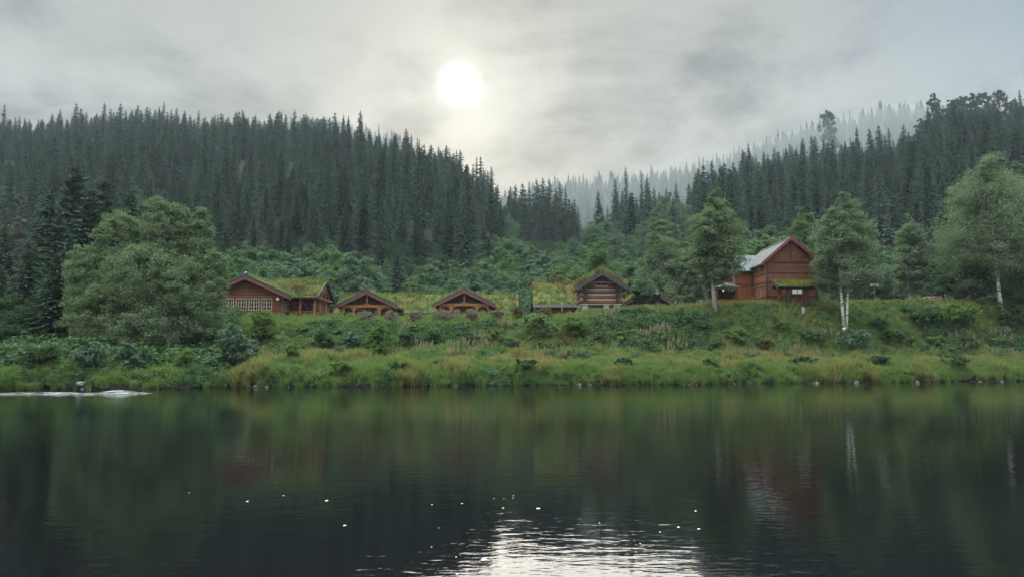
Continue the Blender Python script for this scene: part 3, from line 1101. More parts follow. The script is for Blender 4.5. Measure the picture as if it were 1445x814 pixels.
# big trees at the left behind the willow
for x_, y_, Y_, k_, lb in ((130, 262, 82, 2, 'broad dark spruce in front of the huge one behind the willow'), (85, 300, 76, 0, 'dark spruce in front of the one beside the grey tree'), (165, 285, 84, 2, 'broad dark spruce close behind the left dome of the willow'), (108, 228, 92, 2, 'huge dark spruce with broad crown behind the willow, tallest of the left bank'),
                           (150, 250, 96, 0, 'dark spruce just right of the huge one behind the willow'),
                           (186, 262, 100, 1, 'slim dark spruce rising over the left shoulder of the willow'),
                           (72, 268, 84, 0, 'dark spruce between the grey tree and the huge spruce on the left bank'),
                           (100, 330, 74, 2, 'low dark spruce close behind the left edge of the willow'),
                           (8, 312, 80, 5, 'dark spruce cut by the left edge of the picture'),
                           (42, 338, 65, 0, 'dark spruce close to the shore left of the willow, tallest by the water'), (82, 352, 63, 2, 'dark spruce close to the shore against the left edge of the willow'),
                           (14, 350, 67, 1, 'dark spruce close to the shore near the left edge of the picture'), (50, 345, 70, 2, 'short dark spruce under the grey tree near the left shore'),
                           (215, 300, 88, 0, 'dark spruce hidden mostly behind the willow crown')):
    spruce_px(x_, y_, Y_, k_, lb, wide=1.6)
spruce_px(4, 372, 63, 4, 'pale young spruce on the shore at the left edge of the picture', wide=1.4)
spruce_px(560, 352, 132, 4, 'pointed lighter spruce among the alders behind the two gabled cabins', wide=1.5)
# pines on the right shoulder
prs = []
for n_, (x_, y_, Y_) in enumerate(((1318, 133, 425), (1345, 141, 410), (1358, 136, 418), (1372, 132, 405), (1388, 131, 412), (1410, 127, 420), (1428, 142, 400), (1443, 150, 415), (1335, 152, 400), (1300, 168, 420), (1400, 150, 395), (1365, 155, 392))):
    Pt = at(x_, y_, Y_)
    zb = gz(Pt.x, Y_)
    k = n_ % 3
    s = (Pt.z - zb) / PIN[k][2]
    o = tree_obj('pine_tree', PIN[k], (Pt.x, Y_, zb), (min(1.1, s) * 1.05, s), n_ * 1.3,
                 'flat-topped bare-trunked pine standing apart at the left end of the pine stand' if n_ == 0 else
                 'dark rounded pine in the pine stand on the shoulder of the right hill', 'pine', None if n_ == 0 else 'pines on the right shoulder')
Pt = at(1168, 158, 700)
zb = gz(Pt.x, 700)
tree_obj('pine_tree', PIN[1], (Pt.x, 700, zb), ((Pt.z - zb) / 22 * 0.6, (Pt.z - zb) / 22), 0.4,
         'lone pale pine fading into the mist on the right skyline', 'pine')
# dead pale trunk on the left slope
Pt = at(413, 222, 372)
zb = gz(Pt.x, 372)
dm = MB()
hd = Pt.z - zb
dm.tube([(0, 0, -1), (0.2, 0, hd * 0.5), (0.1, 0.1, hd)], [0.34, 0.26, 0.08], 7)
for k in range(14):
    z_ = hd * (0.35 + 0.045 * k)
    a_ = k * 2.3
    dm.tube([(0.15, 0, z_), (0.15 + math.cos(a_) * 1.1, math.sin(a_) * 1.1, z_ - 0.15)], [0.07, 0.03], 4)
tag(dm.build('dead_tree', M['dead_bark'], None, (Pt.x, 372, zb)), 'bare pale dead trunk standing among the spruces of the left hill', 'dead tree')

rest = ~single
FOREST_PROTO = [joined('forest_%d' % i, s[0], s[1]) for i, s in enumerate(SPR)]
tag(scatter('spruce_forest', FOREST_PROTO + [joined('forest_birch', ALD[1][0], ALD[1][1])], np.stack([allp[rest, 0], allp[rest, 1], zg[rest] - 0.4], 1), rzs[rest],
            np.stack([ws[rest], ws[rest], hs[rest]], 1), np.where((fr.random(rest.sum()) < 0.05) & (allp[rest, 1] < 520), 6, kind[rest])), 'dense dark spruce forest covering both hillsides', 'forest', kind='stuff')

# leafy scrub filling the gully and the foot of the slopes
p3 = grid_pts(-160, 180, 112, 400, 3.7)
px3 = CX + F * p3[:, 0] / p3[:, 1]
foot3 = np.interp(px3, [-90, 330, 400, 700, 720, 840, 1000, 1060, 1250, 1400, 1540], [126, 140, 165, 172, 275, 270, 235, 165, 140, 140, 140])
ok3 = (p3[:, 1] < foot3 + 26) & (px3 > 300) & (px3 < 1300)
ok3 |= (px3 > 985) & (px3 < 1520) & (p3[:, 1] < 150)
ok3 |= (px3 > 805) & (px3 < 1010) & (p3[:, 1] > 200) & (p3[:, 1] < 400)
p3 = p3[ok3]
SCRUB = [joined('scrub_%d' % i, s_[0], s_[1]) for i, s_ in enumerate([ALD[0], ALD[2], ALD[3], ALD[4], ALB[1]])]
for me_ in SCRUB[:4]:
    me_.materials[1] = M['alder_dark']
sz3 = fr.uniform(0.22, 0.46, len(p3))
tag(scatter('leafy_scrub', SCRUB, np.stack([p3[:, 0], p3[:, 1], ground(p3[:, 0], p3[:, 1]) - 0.3], 1), fr.uniform(0, 6.28, len(p3)),
            np.stack([sz3 * 1.05, sz3 * 1.05, sz3], 1), fr.choice(5, len(p3), p=[.25, .25, .2, .2, .1])), 'low leafy scrub filling the gap between the hills', 'scrub', kind='stuff')

# ------------------------------------------------------------------ leafy trees on the lower slopes
SLOPE = [(330, 346, 135), (352, 340, 140), (388, 352, 128), (412, 346, 130), (440, 342, 133), (468, 344, 130), (495, 352, 128), (515, 362, 126),
         (455, 372, 122), (425, 380, 122), (590, 372, 128), (612, 362, 132), (640, 366, 130), (662, 376, 126), (688, 360, 140), (708, 346, 150), (735, 344, 155),
         (748, 372, 132), (772, 352, 150), (700, 384, 124), (580, 390, 124), (725, 388, 124), (636, 392, 123), (540, 392, 124),
         (725, 322, 200), (742, 338, 185), (762, 350, 175), (700, 330, 195), (680, 352, 165), (716, 300, 260), (790, 340, 200), (810, 332, 230),
         (835, 312, 250), (850, 300, 262), (868, 322, 225), (845, 338, 190), (885, 330, 200), (905, 312, 235), (925, 296, 262), (945, 305, 245),
         (965, 320, 200), (990, 300, 240), (955, 280, 265), (940, 270, 275), (975, 335, 160), (880, 350, 160), (815, 360, 150), (800, 352, 165),
         (1015, 330, 150), (1060, 322, 130), (1078, 330, 120), (1040, 318, 140), (1240, 238, 330), (1262, 250, 300), (1225, 262, 290), (260, 200, 400), (240, 195, 410),
         (1090, 318, 125), (1225, 330, 118), (1255, 345, 125), (825, 345, 135), (780, 375, 118), (758, 392, 113), (895, 360, 128), (978, 350, 112), (962, 352, 108), (955, 372, 105)]
roots = {}
for n_, (x_, y_, Y_) in enumerate(SLOPE):
    Pt = at(x_, y_, Y_)
    zb = gz(Pt.x, Y_)
    H_ = Pt.z - zb
    br = (n_ * 7) % 5 < 1 or n_ >= 67
    bank_ = ALB if br else ALD
    k = n_ % len(bank_)
    s = H_ / 11
    sw = min(max(s, 0.8), 1.5) * fr.uniform(0.95, 1.2)
    if Y_ < 160:
        g, lb = 'alders behind the lodges', 'rounded leafy tree in the green belt behind the turf-roofed houses'
    elif Y_ < 285:
        g, lb = 'leafy trees up the gully', 'light green leafy tree on the scrubby slope in the gap between the hills'
    else:
        g, lb = 'leafy trees among the spruces', 'pale leafy tree standing among dark spruces on the hillside'
    key = (br, k)
    if key not in roots:
        roots[key] = tree_obj('alder_tree', bank_[k], (Pt.x, Y_, zb - 0.3), (sw, s), n_ * 1.7, lb, 'tree', g)
    else:
        o = copy_tree(roots[key])
        o.location = (Pt.x, Y_, zb - 0.3)
        o.scale = (sw, sw, s)
        o.rotation_euler = (0, 0, n_ * 1.7)
        tag(o, lb, 'tree', g)


def ybank(px_, py_):
    """depth at which the sight line through a pixel meets the bank"""
    for Y in np.arange(45, 100, 0.25):
        q = at(px_, py_, Y)
        if gz(q.x, Y) >= q.z:
            return float(Y)
    return 80.0


# ------------------------------------------------------------------ foreground trees
def fg_tree(name, px_, py_base, py_top, w_px, Y, label, leafm, barkm, seed, base=0.25, N_=11000, size=0.17, n=11, trunks=1, r0=None, point=0.0,
            tilt=0.0, cat='tree', z=None, n_limbs=22, clump=0.30, dx=0.0, spread=0.5):
    Pt = at(px_, py_top, Y)
    zb = gz(Pt.x, Y) if z is None else z
    H_ = Pt.z - zb
    Wd = w_px / F * Y * 1.16
    ms = broadleaf_meshes(name + '_%d' % seed, seed, H_, Wd, base, leafm, barkm, int(N_ * 4.4), size * 0.60, n, r0, trunks, point, tilt, n_limbs=n_limbs, clump=clump, spread=spread)
    return tree_obj(name, ms, (Pt.x + dx, Y, zb), (1, 1), 0, label, cat)


BK, BB = M['bark'], M['birch_bark']
fg_tree('birch_tree', 1184, 465, 274, 96, ybank(1184, 467), 'birch with twin white trunks rising from the bank beside the red house', M['birch_leaf'], BB, 201, 0.31, 15000, 0.165, 13, 2, 0.18, tilt=0.5, cat='birch', spread=0.30)
fg_tree('birch_tree', 1398, 435, 218, 135, ybank(1404, 438), 'large birch with a bright white lower trunk near the right edge', M['birch_leaf'], BB, 202, 0.27, 19000, 0.18, 14, 1, 0.25, tilt=-0.6, cat='birch')
fg_tree('birch_tree', 1283, 425, 300, 56, 100, 'slender birch with two thin pale trunks between the white-globe lamp and the car', M['birch_leaf'], BB, 203, 0.16, 8500, 0.19, 10, 2, 0.15, tilt=0.3, cat='birch', spread=0.8)
fg_tree('birch_tree', 1004, 437, 266, 76, ybank(1003, 440), 'grey-trunked birch overhanging the porch of the red two-storey house', M['willow'], M['grey_bark'], 204, 0.23, 15000, 0.17, 14, 1, 0.26, tilt=0.5, cat='birch')
fg_tree('leafy_tree', 930, 437, 311, 84, 98, 'broad green tree behind the low hut with the black stove pipe', M['birch_leaf'], BK, 205, 0.06, 13000, 0.19, 12, 1, 0.2, point=0.55)
fg_tree('leafy_tree', 845, 437, 328, 62, 112, 'pointed green tree behind the log storehouse', M['alder_bright'], BK, 206, 0.06, 9000, 0.22, 10, 1, 0.2, point=0.7)
fg_tree('leafy_tree', 1130, 437, 290, 58, 108, 'bright green tree rising behind the ridge of the red house', M['alder_bright'], BK, 207, 0.2, 9000, 0.2, 10)
fg_tree('leafy_tree', 970, 437, 340, 40, 95, 'narrow green tree beside the grey-trunked birch, on its hut side', M['birch_leaf'], BK, 208, 0.05, 8000, 0.19, 10)
fg_tree('leafy_tree', 1222, 430, 338, 62, 98, 'dark leafy tree with pale trunk behind the twin-trunked birch', M['alder'], BB, 209, 0.12, 9000, 0.19, 10, 1, 0.16)
fg_tree('leafy_tree', 1358, 425, 292, 70, 96, 'dark leafy tree between the car and the large birch', M['alder'], BB, 210, 0.06, 11000, 0.2, 11, 1, 0.16)
fg_tree('leafy_tree', 1440, 425, 285, 90, 92, 'dark leafy tree behind the large birch at the right edge', M['alder'], BB, 211, 0.05, 12000, 0.2, 11, 1, 0.16)
fg_tree('leafy_tree', 1432, 425, 228, 80, 95, 'tall willow-leaved tree joined to the crown of the large birch', M['willow'], BK, 212, 0.25, 12000, 0.18, 11, 1, 0.14)
fg_tree('leafy_tree', 1325, 425, 330, 50, 108, 'low dark tree behind the parked car', M['alder'], BK, 213, 0.04, 8000, 0.22, 9)
fg_tree('maple_tree', 790, 440, 378, 52, 98, 'small maple with a few orange leaves beside the low shed', M['maple'], BK, 214, 0.08, 8000, 0.17, 9, cat='maple')
fg_tree('leafy_tree', 905, 437, 394, 36, 88, 'low bushy tree spreading over the roof of the hut', M['alder'], BK, 215, 0.5, 3500, 0.16, 8)
fg_tree('leafy_tree', 30, 470, 274, 64, 82, 'greyish pale pointed tree at the left edge before the spruces', M['grey_leaf'], M['grey_bark'], 216, 0.08, 12000, 0.17, 13, point=0.8)
fg_tree('leafy_tree', 20, 520, 420, 90, 62, 'dark bushy tree at the left end of the shore', M['shrub_dark'], BK, 217, 0.02, 12000, 0.14, 10)
# the great willow: one crown of many domes
Yw_ = 61.0
wb = at(225, 515, Yw_)
zb = gz(wb.x, Yw_)
lob = []
for (lx, ly, rx, rz_, dy) in ((228, 324, 34, 48, 0), (284, 346, 20, 52, 0.8), (165, 340, 32, 44, 0.5), (302, 400, 22, 50, -0.5), (252, 330, 24, 40, 1.2), (118, 375, 22, 30, 0.4), (132, 395, 40, 46, 0.3), (205, 395, 58, 50, -1.6),
                              (260, 410, 52, 50, -1.4), (150, 445, 50, 46, -1.2), (215, 460, 62, 46, -2.0), (282, 450, 42, 46, -0.8), (112, 455, 28, 44, 0.6), (240, 400, 55, 52, 2.2), (160, 430, 50, 50, 2.4)):
    c = at(lx, ly, Yw_ + dy)
    k = (Yw_ + dy) / F
    lob.append((c.x - wb.x, dy, c.z - zb, rx * k, rx * k * 0.85, rz_ * k))
wil = broadleaf_meshes('willow', 300, 13.6, 13.0, 0.1, M['willow'], M['bark'], 210000, 0.078, lobes=lob, r0=0.30, trunks=3, n_limbs=45, clump=0.20, spread=0.7)
tree_obj('willow_tree', wil, (wb.x, Yw_, zb), (1, 1), 0, 'huge spreading grey-green willow on the left bank beside the brown lodge', 'willow')


# ------------------------------------------------------------------ buildings
def turf_slab(parent, mbM, x0, x1, xz, y0, y1, th=0.22, nbl=500, seed=1, name='turf', mats=None, hmax=0.45, straw=0.35):
    """turf on one roof slope: (x, z) at the ridge and the eave in gable space; bumpy top with grass"""
    r = np.random.default_rng(seed)
    (xa, za), (xb, zb_) = xz
    nu, nv_ = 14, max(8, int((y1 - y0) * 2.2))
    b = MB(mbM)
    pts, fs = [], []
    for j in range(nv_ + 1):
        for i in range(nu + 1):
            u, v = i / nu, j / nv_
            x = xa + (xb - xa) * u
            y = y0 + (y1 - y0) * v
            e = min(1, min(u, 1 - u) * 9 + 0.25) * min(1, min(v, 1 - v) * 12 + 0.5)
            z = za + (zb_ - za) * u + th * e + 0.09 * mnoise.noise((x * 1.1, y * 1.1, seed)) * e
            pts.append((x, y, z))
    for j in range(nv_):
        for i in range(nu):
            a = j * (nu + 1) + i
            fs.append((a, a + 1, a + nu + 2, a + nu + 1))
    b.add(pts, fs, 0, True)
    # the cut edge of the turf
    for (u0, v0, u1, v1) in ((1, 0, 1, 1), (0, 0, 1, 0), (0, 1, 1, 1)):
        n_ = 10
        for k in range(n_):
            q = []
            for s in (k / n_, (k + 1) / n_):
                u, v = u0 + (u1 - u0) * s, v0 + (v1 - v0) * s
                x, y, z = xa + (xb - xa) * u, y0 + (y1 - y0) * v, za + (zb_ - za) * u
                e = min(1, min(u, 1 - u) * 9 + 0.25) * min(1, min(v, 1 - v) * 12 + 0.5)
                q.append(((x, y, z), (x, y, z + th * e)))
            b.quad(q[0][0], q[1][0], q[1][1], q[0][1], 0)
    # tufts
    for k in range(nbl):
        u, v = r.random(), r.random()
        x = xa + (xb - xa) * u
        y = y0 + (y1 - y0) * v
        z = za + (zb_ - za) * u + th * 0.9
        nn = mnoise.noise((x * 0.55, y * 0.55, seed + 4.5))
        n3 = mnoise.noise((x * 0.8 + 9, y * 0.8, seed + 1.5))
        mi = 2 if nn + r.normal() * 0.15 > 0.16 - straw * 0.3 else 1
        if n3 + r.normal() * 0.1 > 0.22:
            mi = 3
        if r.random() < 0.12:
            mi = 3
        h = hmax * r.uniform(0.35, 1.0) * (1.0 + 0.8 * max(0, nn))
        for q in range(4):
            a = r.uniform(0, 6.28)
            w = r.uniform(0.03, 0.07)
            lx, ly = r.normal() * 0.18, r.normal() * 0.18
            bx, by = x + r.normal() * 0.12, y + r.normal() * 0.12
            b.add([(bx - math.cos(a) * w, by - math.sin(a) * w, z - 0.08), (bx + math.cos(a) * w, by + math.sin(a) * w, z - 0.08), (bx + lx, by + ly, z + h)], [(0, 1, 2)], mi)
    return b.build(name, mats or [M['turf'], M['grass_green'], M['grass_straw'], M['russet']], parent)


def gable_roof(root, T, xm, half, ya, yb, zr, drop, turf=True, barge=M['red_paint'], capm=M['green_black'], deck=M['dark_wood'], nbl=500, seed=1, th=0.10, back=False,
               bh=0.26, horns=0.0, hmax=0.36, straw=0.2, sides=(-1, 1), turfm=None, cover=None):
    b = MB(T)
    for s in sides:
        poly = [(xm, zr), (xm + s * half, zr - drop), (xm + s * half, zr - drop + th), (xm, zr + th)]
        b.prism_y(poly, ya, yb, 0)
    roof = b.build('roof', deck, root)
    if turf:
        for s in sides:
            turf_slab(roof, T, 0, 0, ((xm, zr + th), (xm + s * (half - 0.06), zr - drop * (half - 0.06) / half + th)), ya + 0.08, yb - 0.08, nbl=nbl, seed=seed + s, hmax=hmax, straw=straw, mats=turfm)
    for yy, on in ((ya, True), (yb, back)):
        if not on:
            continue
        d = -0.055 if yy == ya else 0.004
        for s in sides:
            ex = half + 0.05
            ed = drop * ex / half
            bb = MB(T)
            bb.prism_y([(xm, zr + th * 0.5), (xm + s * ex, zr - ed + th * 0.5), (xm + s * ex, zr - ed - bh + th * 0.5), (xm, zr - bh * 1.15 + th * 0.5)], yy + d, yy + d + 0.05, 0)
            bo = bb.build('bargeboard', barge, roof)
            hx = horns
            cb = MB(T)
            z1 = zr + th * 0.5
            cb.prism_y([(xm - s * hx, z1 + hx * drop / half + 0.004), (xm + s * (ex + 0.04), zr - drop * (ex + 0.04) / half + th * 0.5 + 0.004),
                        (xm + s * (ex + 0.04), zr - drop * (ex + 0.04) / half + th * 0.5 + 0.26), (xm - s * hx, z1 + hx * drop / half + 0.26)], yy + d - 0.03 - (0.004 if s > 0 else 0), yy + d + 0.07, 0)
            cb.build('verge_board', capm, roof)
    return roof


def gable_body(b, x0, x1, y0, y1, z0, ze, zr, mi=0, xm=None):
    xm = (x0 + x1) / 2 if xm is None else xm
    b.prism_y([(x0, z0), (x1, z0), (x1, ze), (xm, zr), (x0, ze)], y0, y1, mi)


def window(parent, T, x, z, w, h, y, nx=2, ny=3, frame=M['white_paint'], depth=0.06, outer=0.06, bar=0.035, glass=M['glass']):
    """in gable space on a wall at y facing -y; frame stands proud, panes set inside"""
    b = MB(T)
    yf, yb = y - depth, y + 0.01
    b.box(x, x + outer, yf, yb, z, z + h)
    b.box(x + w - outer, x + w, yf, yb, z, z + h)
    b.box(x + outer, x + w - outer, yf, yb, z, z + outer)
    b.box(x + outer, x + w - outer, yf, yb, z + h - outer, z + h)
    for i in range(1, nx):
        xx = x + w * i / nx
        bb = bar * (1.8 if (nx % 2 == 0 and i == nx // 2) else 1)
        b.box(xx - bb / 2, xx + bb / 2, yf + 0.012, yb, z + outer, z + h - outer)
    for j in range(1, ny):
        zz_ = z + h * j / ny
        b.box(x + outer, x + w - outer, yf + 0.018, yb, zz_ - bar / 2, zz_ + bar / 2)
    wo_ = b.build('window', frame, parent)
    g = MB(T)
    g.box(x + outer * 0.5, x + w - outer * 0.5, y - 0.02, y + 0.006, z + outer * 0.5, z + h - outer * 0.5)
    g.build('pane', glass, wo_)
    return wo_


TX = Matrix.Rotation(R(90), 4, 'Z')          # gable space whose ridge runs along the root's x
I4 = Matrix.Identity(4)

# --- the brown lodge at the left
p0 = at(397, 452, 78)
lodge = empty('log_lodge', p0)
tag(lodge, 'brown log lodge with grassy turf roof, red gable trim and small-paned windows, beside the willow', 'lodge')
b = MB()
gable_body(b, -7.5, 0, 0, 7.0, -0.6, 2.85, 4.52)
b.build('wall', M['brown_log'], lodge)
b = MB()
b.box(-0.002 + 0.004, 3.1, 2.6, 8.2, -0.6, 2.75)
b.build('wall', M['brown_log'], lodge)
gable_roof(lodge, I4, -3.75, 4.9, -0.75, 7.6, 4.56, 2.2, nbl=420, seed=5, horns=0.35, bh=0.30)
# main wing: ridge along x.  gable space via rotation: x_g -> y, y_g -> -x
Tm = Matrix.Translation((3.6, 0, 0)) @ Matrix.Rotation(R(90), 4, 'Z')
# in this space: x_g = local y, y_g = distance from the right gable end towards the left
roof2 = gable_roof(lodge, Tm, 4.6, 4.0, 0, 7.2, 4.52, 2.1, nbl=900, seed=9, horns=0.30, barge=M['dark_wood'], bh=0.2)
b = MB()
b.box(-7.52, 0.02, -0.03, 0.0, 2.42, 2.60)
b.box(-7.52, 0.02, -0.035, 0.0, 0.80, 0.92)
b.box(-0.02, 0.14, -0.05, 0.10, -0.5, 2.7)
b.build('trim_board', M['cabin_log'], lodge)
for x_ in (-6.2, -4.85, -3.5, -2.15):
    window(lodge, I4, x_, 1.05, 1.12, 1.30, -0.002, 4, 3, M['cream_paint'], outer=0.07, bar=0.05)
# windows in the side wall of the front wing (faces +x)
Ts = Matrix.Rotation(R(90), 4, 'Z')
window(lodge, Ts, 0.45, 1.0, 0.85, 1.25, -0.002, 2, 3, M['cream_paint'])
window(lodge, Ts, 1.5, 1.0, 0.85, 1.25, -0.002, 2, 3, M['cream_paint'])
# veranda: rail, posts, dark doorway
b = MB()
for k in range(16):
    b.box(0.25 + 0.19 * k, 0.38 + 0.19 * k, 1.16, 1.20, 0.05, 1.0)
b.box(0.2, 3.2, 1.12, 1.24, 1.0, 1.1)
b.box(0.2, 3.2, 1.10, 2.6, -0.55, 0.0)
b.build('railing', M['cabin_log'], lodge)
for (x_, y_) in ((1.6, 1.2), (3.15, 1.2), (3.15, 3.3), (3.15, 6.0)):
    b = MB()
    b.tube([(x_, y_, -0.4), (x_, y_, 1.2), (x_, y_, 2.55)], [0.11, 0.14, 0.11], 8)
    b.build('post', M['carved'], lodge)
window(lodge, I4, 1.0, 0.9, 0.9, 1.2, 2.598, 2, 3, M['cabin_log'])
b = MB()
b.box(2.1, 2.95, 2.54, 2.6, 0.02, 2.0)
b.build('door', M['dark_wood'], lodge)
# open truss in the right gable, entrance under it
b = MB(Tm)
b.box(1.2, 8.0, 0.12, 0.24, 2.5, 2.68)
b.box(4.5, 4.7, 0.12, 0.22, 2.7, 4.3)
b.prism_y([(2.6, 2.7), (2.85, 2.7), (4.7, 3.9), (4.5, 4.0)], 0.13, 0.21)
b.prism_y([(6.6, 2.7), (6.35, 2.7), (4.5, 3.9), (4.7, 4.0)], 0.14, 0.20)
b.box(1.25, 1.9, 0.14, 0.2, 0.0, 1.0)
b.box(5.6, 8.0, 0.14, 0.2, 0.0, 1.0)
b.build('gable_truss', M['carved'], lodge)
b = MB(Tm)
b.prism_y([(1.0, 2.7), (8.2, 2.7), (4.6, 4.45)], 0.52, 0.6)
b.build('gable_wall', M['dark_wood'], lodge)
b = MB()
b.lathe([(0.05, 0), (0.15, 0.04), (0.19, 0.17), (0.13, 0.3), (0.04, 0.34)], 10, 0, (-0.4, -0.18, 2.08))
b.build('wall_lamp', M['opal'], lodge)
b = MB()
b.box(-6.0, -5.4, 4.6, 5.2, 3.4, 5.15)
b.box(-6.1, -5.3, 4.5, 5.3, 5.15, 5.22)
b.lathe([(0.2, 0), (0.2, 0.3), (0.36, 0.32), (0.1, 0.55)], 8, 0, (-5.7, 4.9, 5.22))
b.build('chimney', M['stone'], lodge)


# --- two log cabins with red-edged gables
def cabin(px_, py_, Y, label, seed):
    q = at(px_, py_, Y)
    c = empty('log_cabin', (q.x, Y, q.z - 1.0))
    tag(c, label, 'cabin')
    b = MB()
    gable_body(b, -2.95, 2.95, 1.5, 7.0, -0.5, 2.62, 4.05)
    b.build('wall', M['cabin_log'], c)
    b = MB()
    b.prism_y([(-2.9, 2.66), (2.9, 2.66), (0, 4.02)], 0.62, 0.70)
    b.build('gable_wall', M['dark_wood'], c)
    gable_roof(c, I4, 0, 3.68, -0.35, 6.2, 4.12, 1.83, nbl=330, seed=seed, horns=0.28, bh=0.27)
    b = MB()
    b.box(-3.05, 3.05, 0.02, 0.20, 2.32, 2.62)
    b.box(-3.05, -2.85, 0.05, 1.6, 2.45, 2.60)
    b.box(2.85, 3.05, 0.05, 1.6, 2.45, 2.60)
    b.build('porch_beam', M['carved'], c)
    for x_ in (-2.9, -1.55, 1.55, 2.9):
        b = MB()
        b.tube([(x_, 0.1, -0.4), (x_, 0.1, 0.9), (x_, 0.1, 1.4), (x_, 0.1, 2.34)], [0.10, 0.13, 0.10, 0.12], 8)
        for s in (-1, 1):
            if abs(x_ + s * 0.5) < 2.95:
                b.prism_y([(x_ + s * 0.08, 2.33), (x_ + s * 0.62, 2.33), (x_ + s * 0.5, 2.22), (x_ + s * 0.22, 2.08), (x_ + s * 0.08, 1.78)], 0.07, 0.13)
        b.build('post', M['carved'], c)
    b = MB()
    b.tube([(0, 0.12, 2.6), (0, 0.12, 3.2), (0, 0.12, 3.75)], [0.09, 0.13, 0.08], 8)
    b.prism_y([(-0.45, 2.62), (0.45, 2.62), (0.12, 2.85), (-0.12, 2.85)], 0.06, 0.16)
    b.build('king_post', M['carved'], c)
    b = MB()
    for a0, a1 in ((-2.85, -1.6), (1.6, 2.85)):
        n_ = int((a1 - a0) / 0.17)
        for k in range(n_):
            b.box(a0 + 0.17 * k, a0 + 0.17 * k + 0.13, 0.08, 0.12, 0.1, 1.0)
        b.box(a0, a1, 0.05, 0.15, 1.0, 1.08)
    b.box(-2.95, 2.95, 0.0, 1.5, -0.3, 0.02)
    b.build('railing', M['cabin_log'], c)
    for x_ in (-2.45, -0.55 - 0.75, 0.75, 1.75):
        window(c, I4, x_, 0.95, 0.72, 1.15, 1.498, 2, 2, M['cream_paint'] if x_ > -1.5 and x_ < 1.6 else M['cabin_log'], outer=0.06)
    b = MB()
    b.box(-0.45, 0.45, 1.43, 1.5, 0.03, 2.02)
    b.build('door', M['dark_wood'], c)
    return c


cabin(517, 449, 88, 'log cabin with red-edged gable next to the brown lodge, nearer it of the two', 31)
cabin(655, 447, 88, 'log cabin with red-edged gable standing before the right end of the long turf roof', 37)

# --- the long turf-roofed house behind them
q = at(470, 440, 93)
q2 = at(730, 440, 93)
L_ = q2.x - q.x
zroot = gz(-12, 95)
lh = empty('long_house', (q2.x, 93, zroot))
tag(lh, 'long low house with an unbroken grassy turf roof behind the two gabled cabins', 'house')
ez = q.z - zroot
rz_ = at(600, 415, 98).z - zroot
b = MB()
b.box(-L_, -0.3, 0.9, 9.5, -0.8, ez + 0.12)
b.build('wall', M['dark_wood'], lh)
Tl = Matrix.Rotation(R(90), 4, 'Z')
gable_roof(lh, Tl, 5.0, 5.2, 0, L_, rz_ - 0.25, (rz_ - ez) * 1.0, nbl=1900, seed=51, barge=M['weather_board'], capm=M['weather_board'], hmax=0.5, straw=0.15, bh=0.22)
b = MB()
b.box(-L_, 0.0, -0.28, -0.2, ez - 0.42, ez - 0.16)
b.build('eave_board', M['green_black'], lh)
for x_ in (-13.8, -11.4, -2.0):
    window(lh, I4, x_, ez - 1.6, 1.0, 0.9, 0.898, 2, 2, M['dark_wood'])

# --- the low shed
q = at(752, 431, 92)
q2 = at(822, 431, 92)
L_ = q2.x - q.x
zroot = gz(q.x + 3, 92) - 0.1
sh = empty('turf_shed', (q2.x, 92, zroot))
tag(sh, 'low shed with turf roof and pale eave board between the long house and the storehouse', 'shed')
ez = q.z - zroot
rz_ = at(780, 400, 96.5).z - zroot
b = MB()
b.box(-L_ + 0.3, -0.3, 0.5, 8, -0.6, ez)
b.build('wall', M['brown_log'], sh)
gable_roof(sh, Tl, 4.4, 4.6, 0, L_, rz_ - 0.3, rz_ - ez - 0.1, nbl=600, seed=61, barge=M['weather_board'], capm=M['weather_board'], hmax=0.42, straw=0.1)
b = MB()
b.box(-L_, 0, -0.30, -0.23, ez - 0.22, ez + 0.14)
b.build('eave_board', M['weather_board'], sh)
b = MB()
b.box(-2.6, -1.5, 0.44, 0.5, -0.4, ez - 0.3)
b.build('door', M['orange_board'], sh)
window(sh, I4, -L_ + 0.6, ez - 1.3, 1.0, 0.8, 0.498, 2, 1, M['cabin_log'])

# --- the storehouse on stone feet
q = at(849, 440, 84)
st = empty('log_storehouse', q)
tag(st, 'small storehouse of grey and rust striped logs with turf roof, raised on stone feet', 'storehouse')
b = MB()
gable_body(b, -2.2, 2.2, 0.12, 4.4, 0.95, 2.95, 3.95)
b.build('wall', M['rust_log'], st)
zz0 = 0.95
for k in range(7):
    b = MB()
    h_ = 0.30
    b.tube([(-2.4, 0.06, zz0 + h_ / 2), (2.4, 0.06, zz0 + h_ / 2)], [h_ / 2, h_ / 2], 10)
    b.tube([(-2.3, -0.2, zz0 + h_ / 2 + 0.14), (-2.3, 4.6, zz0 + h_ / 2 + 0.14)], [h_ / 2.1, h_ / 2.1], 8)
    b.tube([(2.3, -0.2, zz0 + h_ / 2 + 0.14), (2.3, 4.6, zz0 + h_ / 2 + 0.14)], [h_ / 2.1, h_ / 2.1], 8)
    b.build('log', M['grey_log'] if k % 2 else M['rust_log'], st)
    zz0 += h_ - 0.015
for k, wd_ in enumerate((2.2, 1.65, 1.05, 0.45)):
    b = MB()
    b.tube([(-wd_, 0.06, zz0 + 0.14), (wd_, 0.06, zz0 + 0.14)], [0.145, 0.145], 10)
    b.build('log', M['rust_log'] if k != 1 else M['grey_log'], st)
    zz0 += 0.275
for x_ in (-1.85, 1.85):
    b = MB()
    b.box(x_ - 0.16, x_ + 0.16, -0.20, -0.1, 0.95, 3.0)
    b.build('corner_board', M['dark_wood'], st)
for x_ in (-0.62, 0.06):
    b = MB()
    b.box(x_, x_ + 0.55, -0.13, -0.05, 3.0, 3.32)
    b.build('vent_shade_panel', M['interior'], st)  # solid dark panel, the opening's shade put into its colour
b = MB()
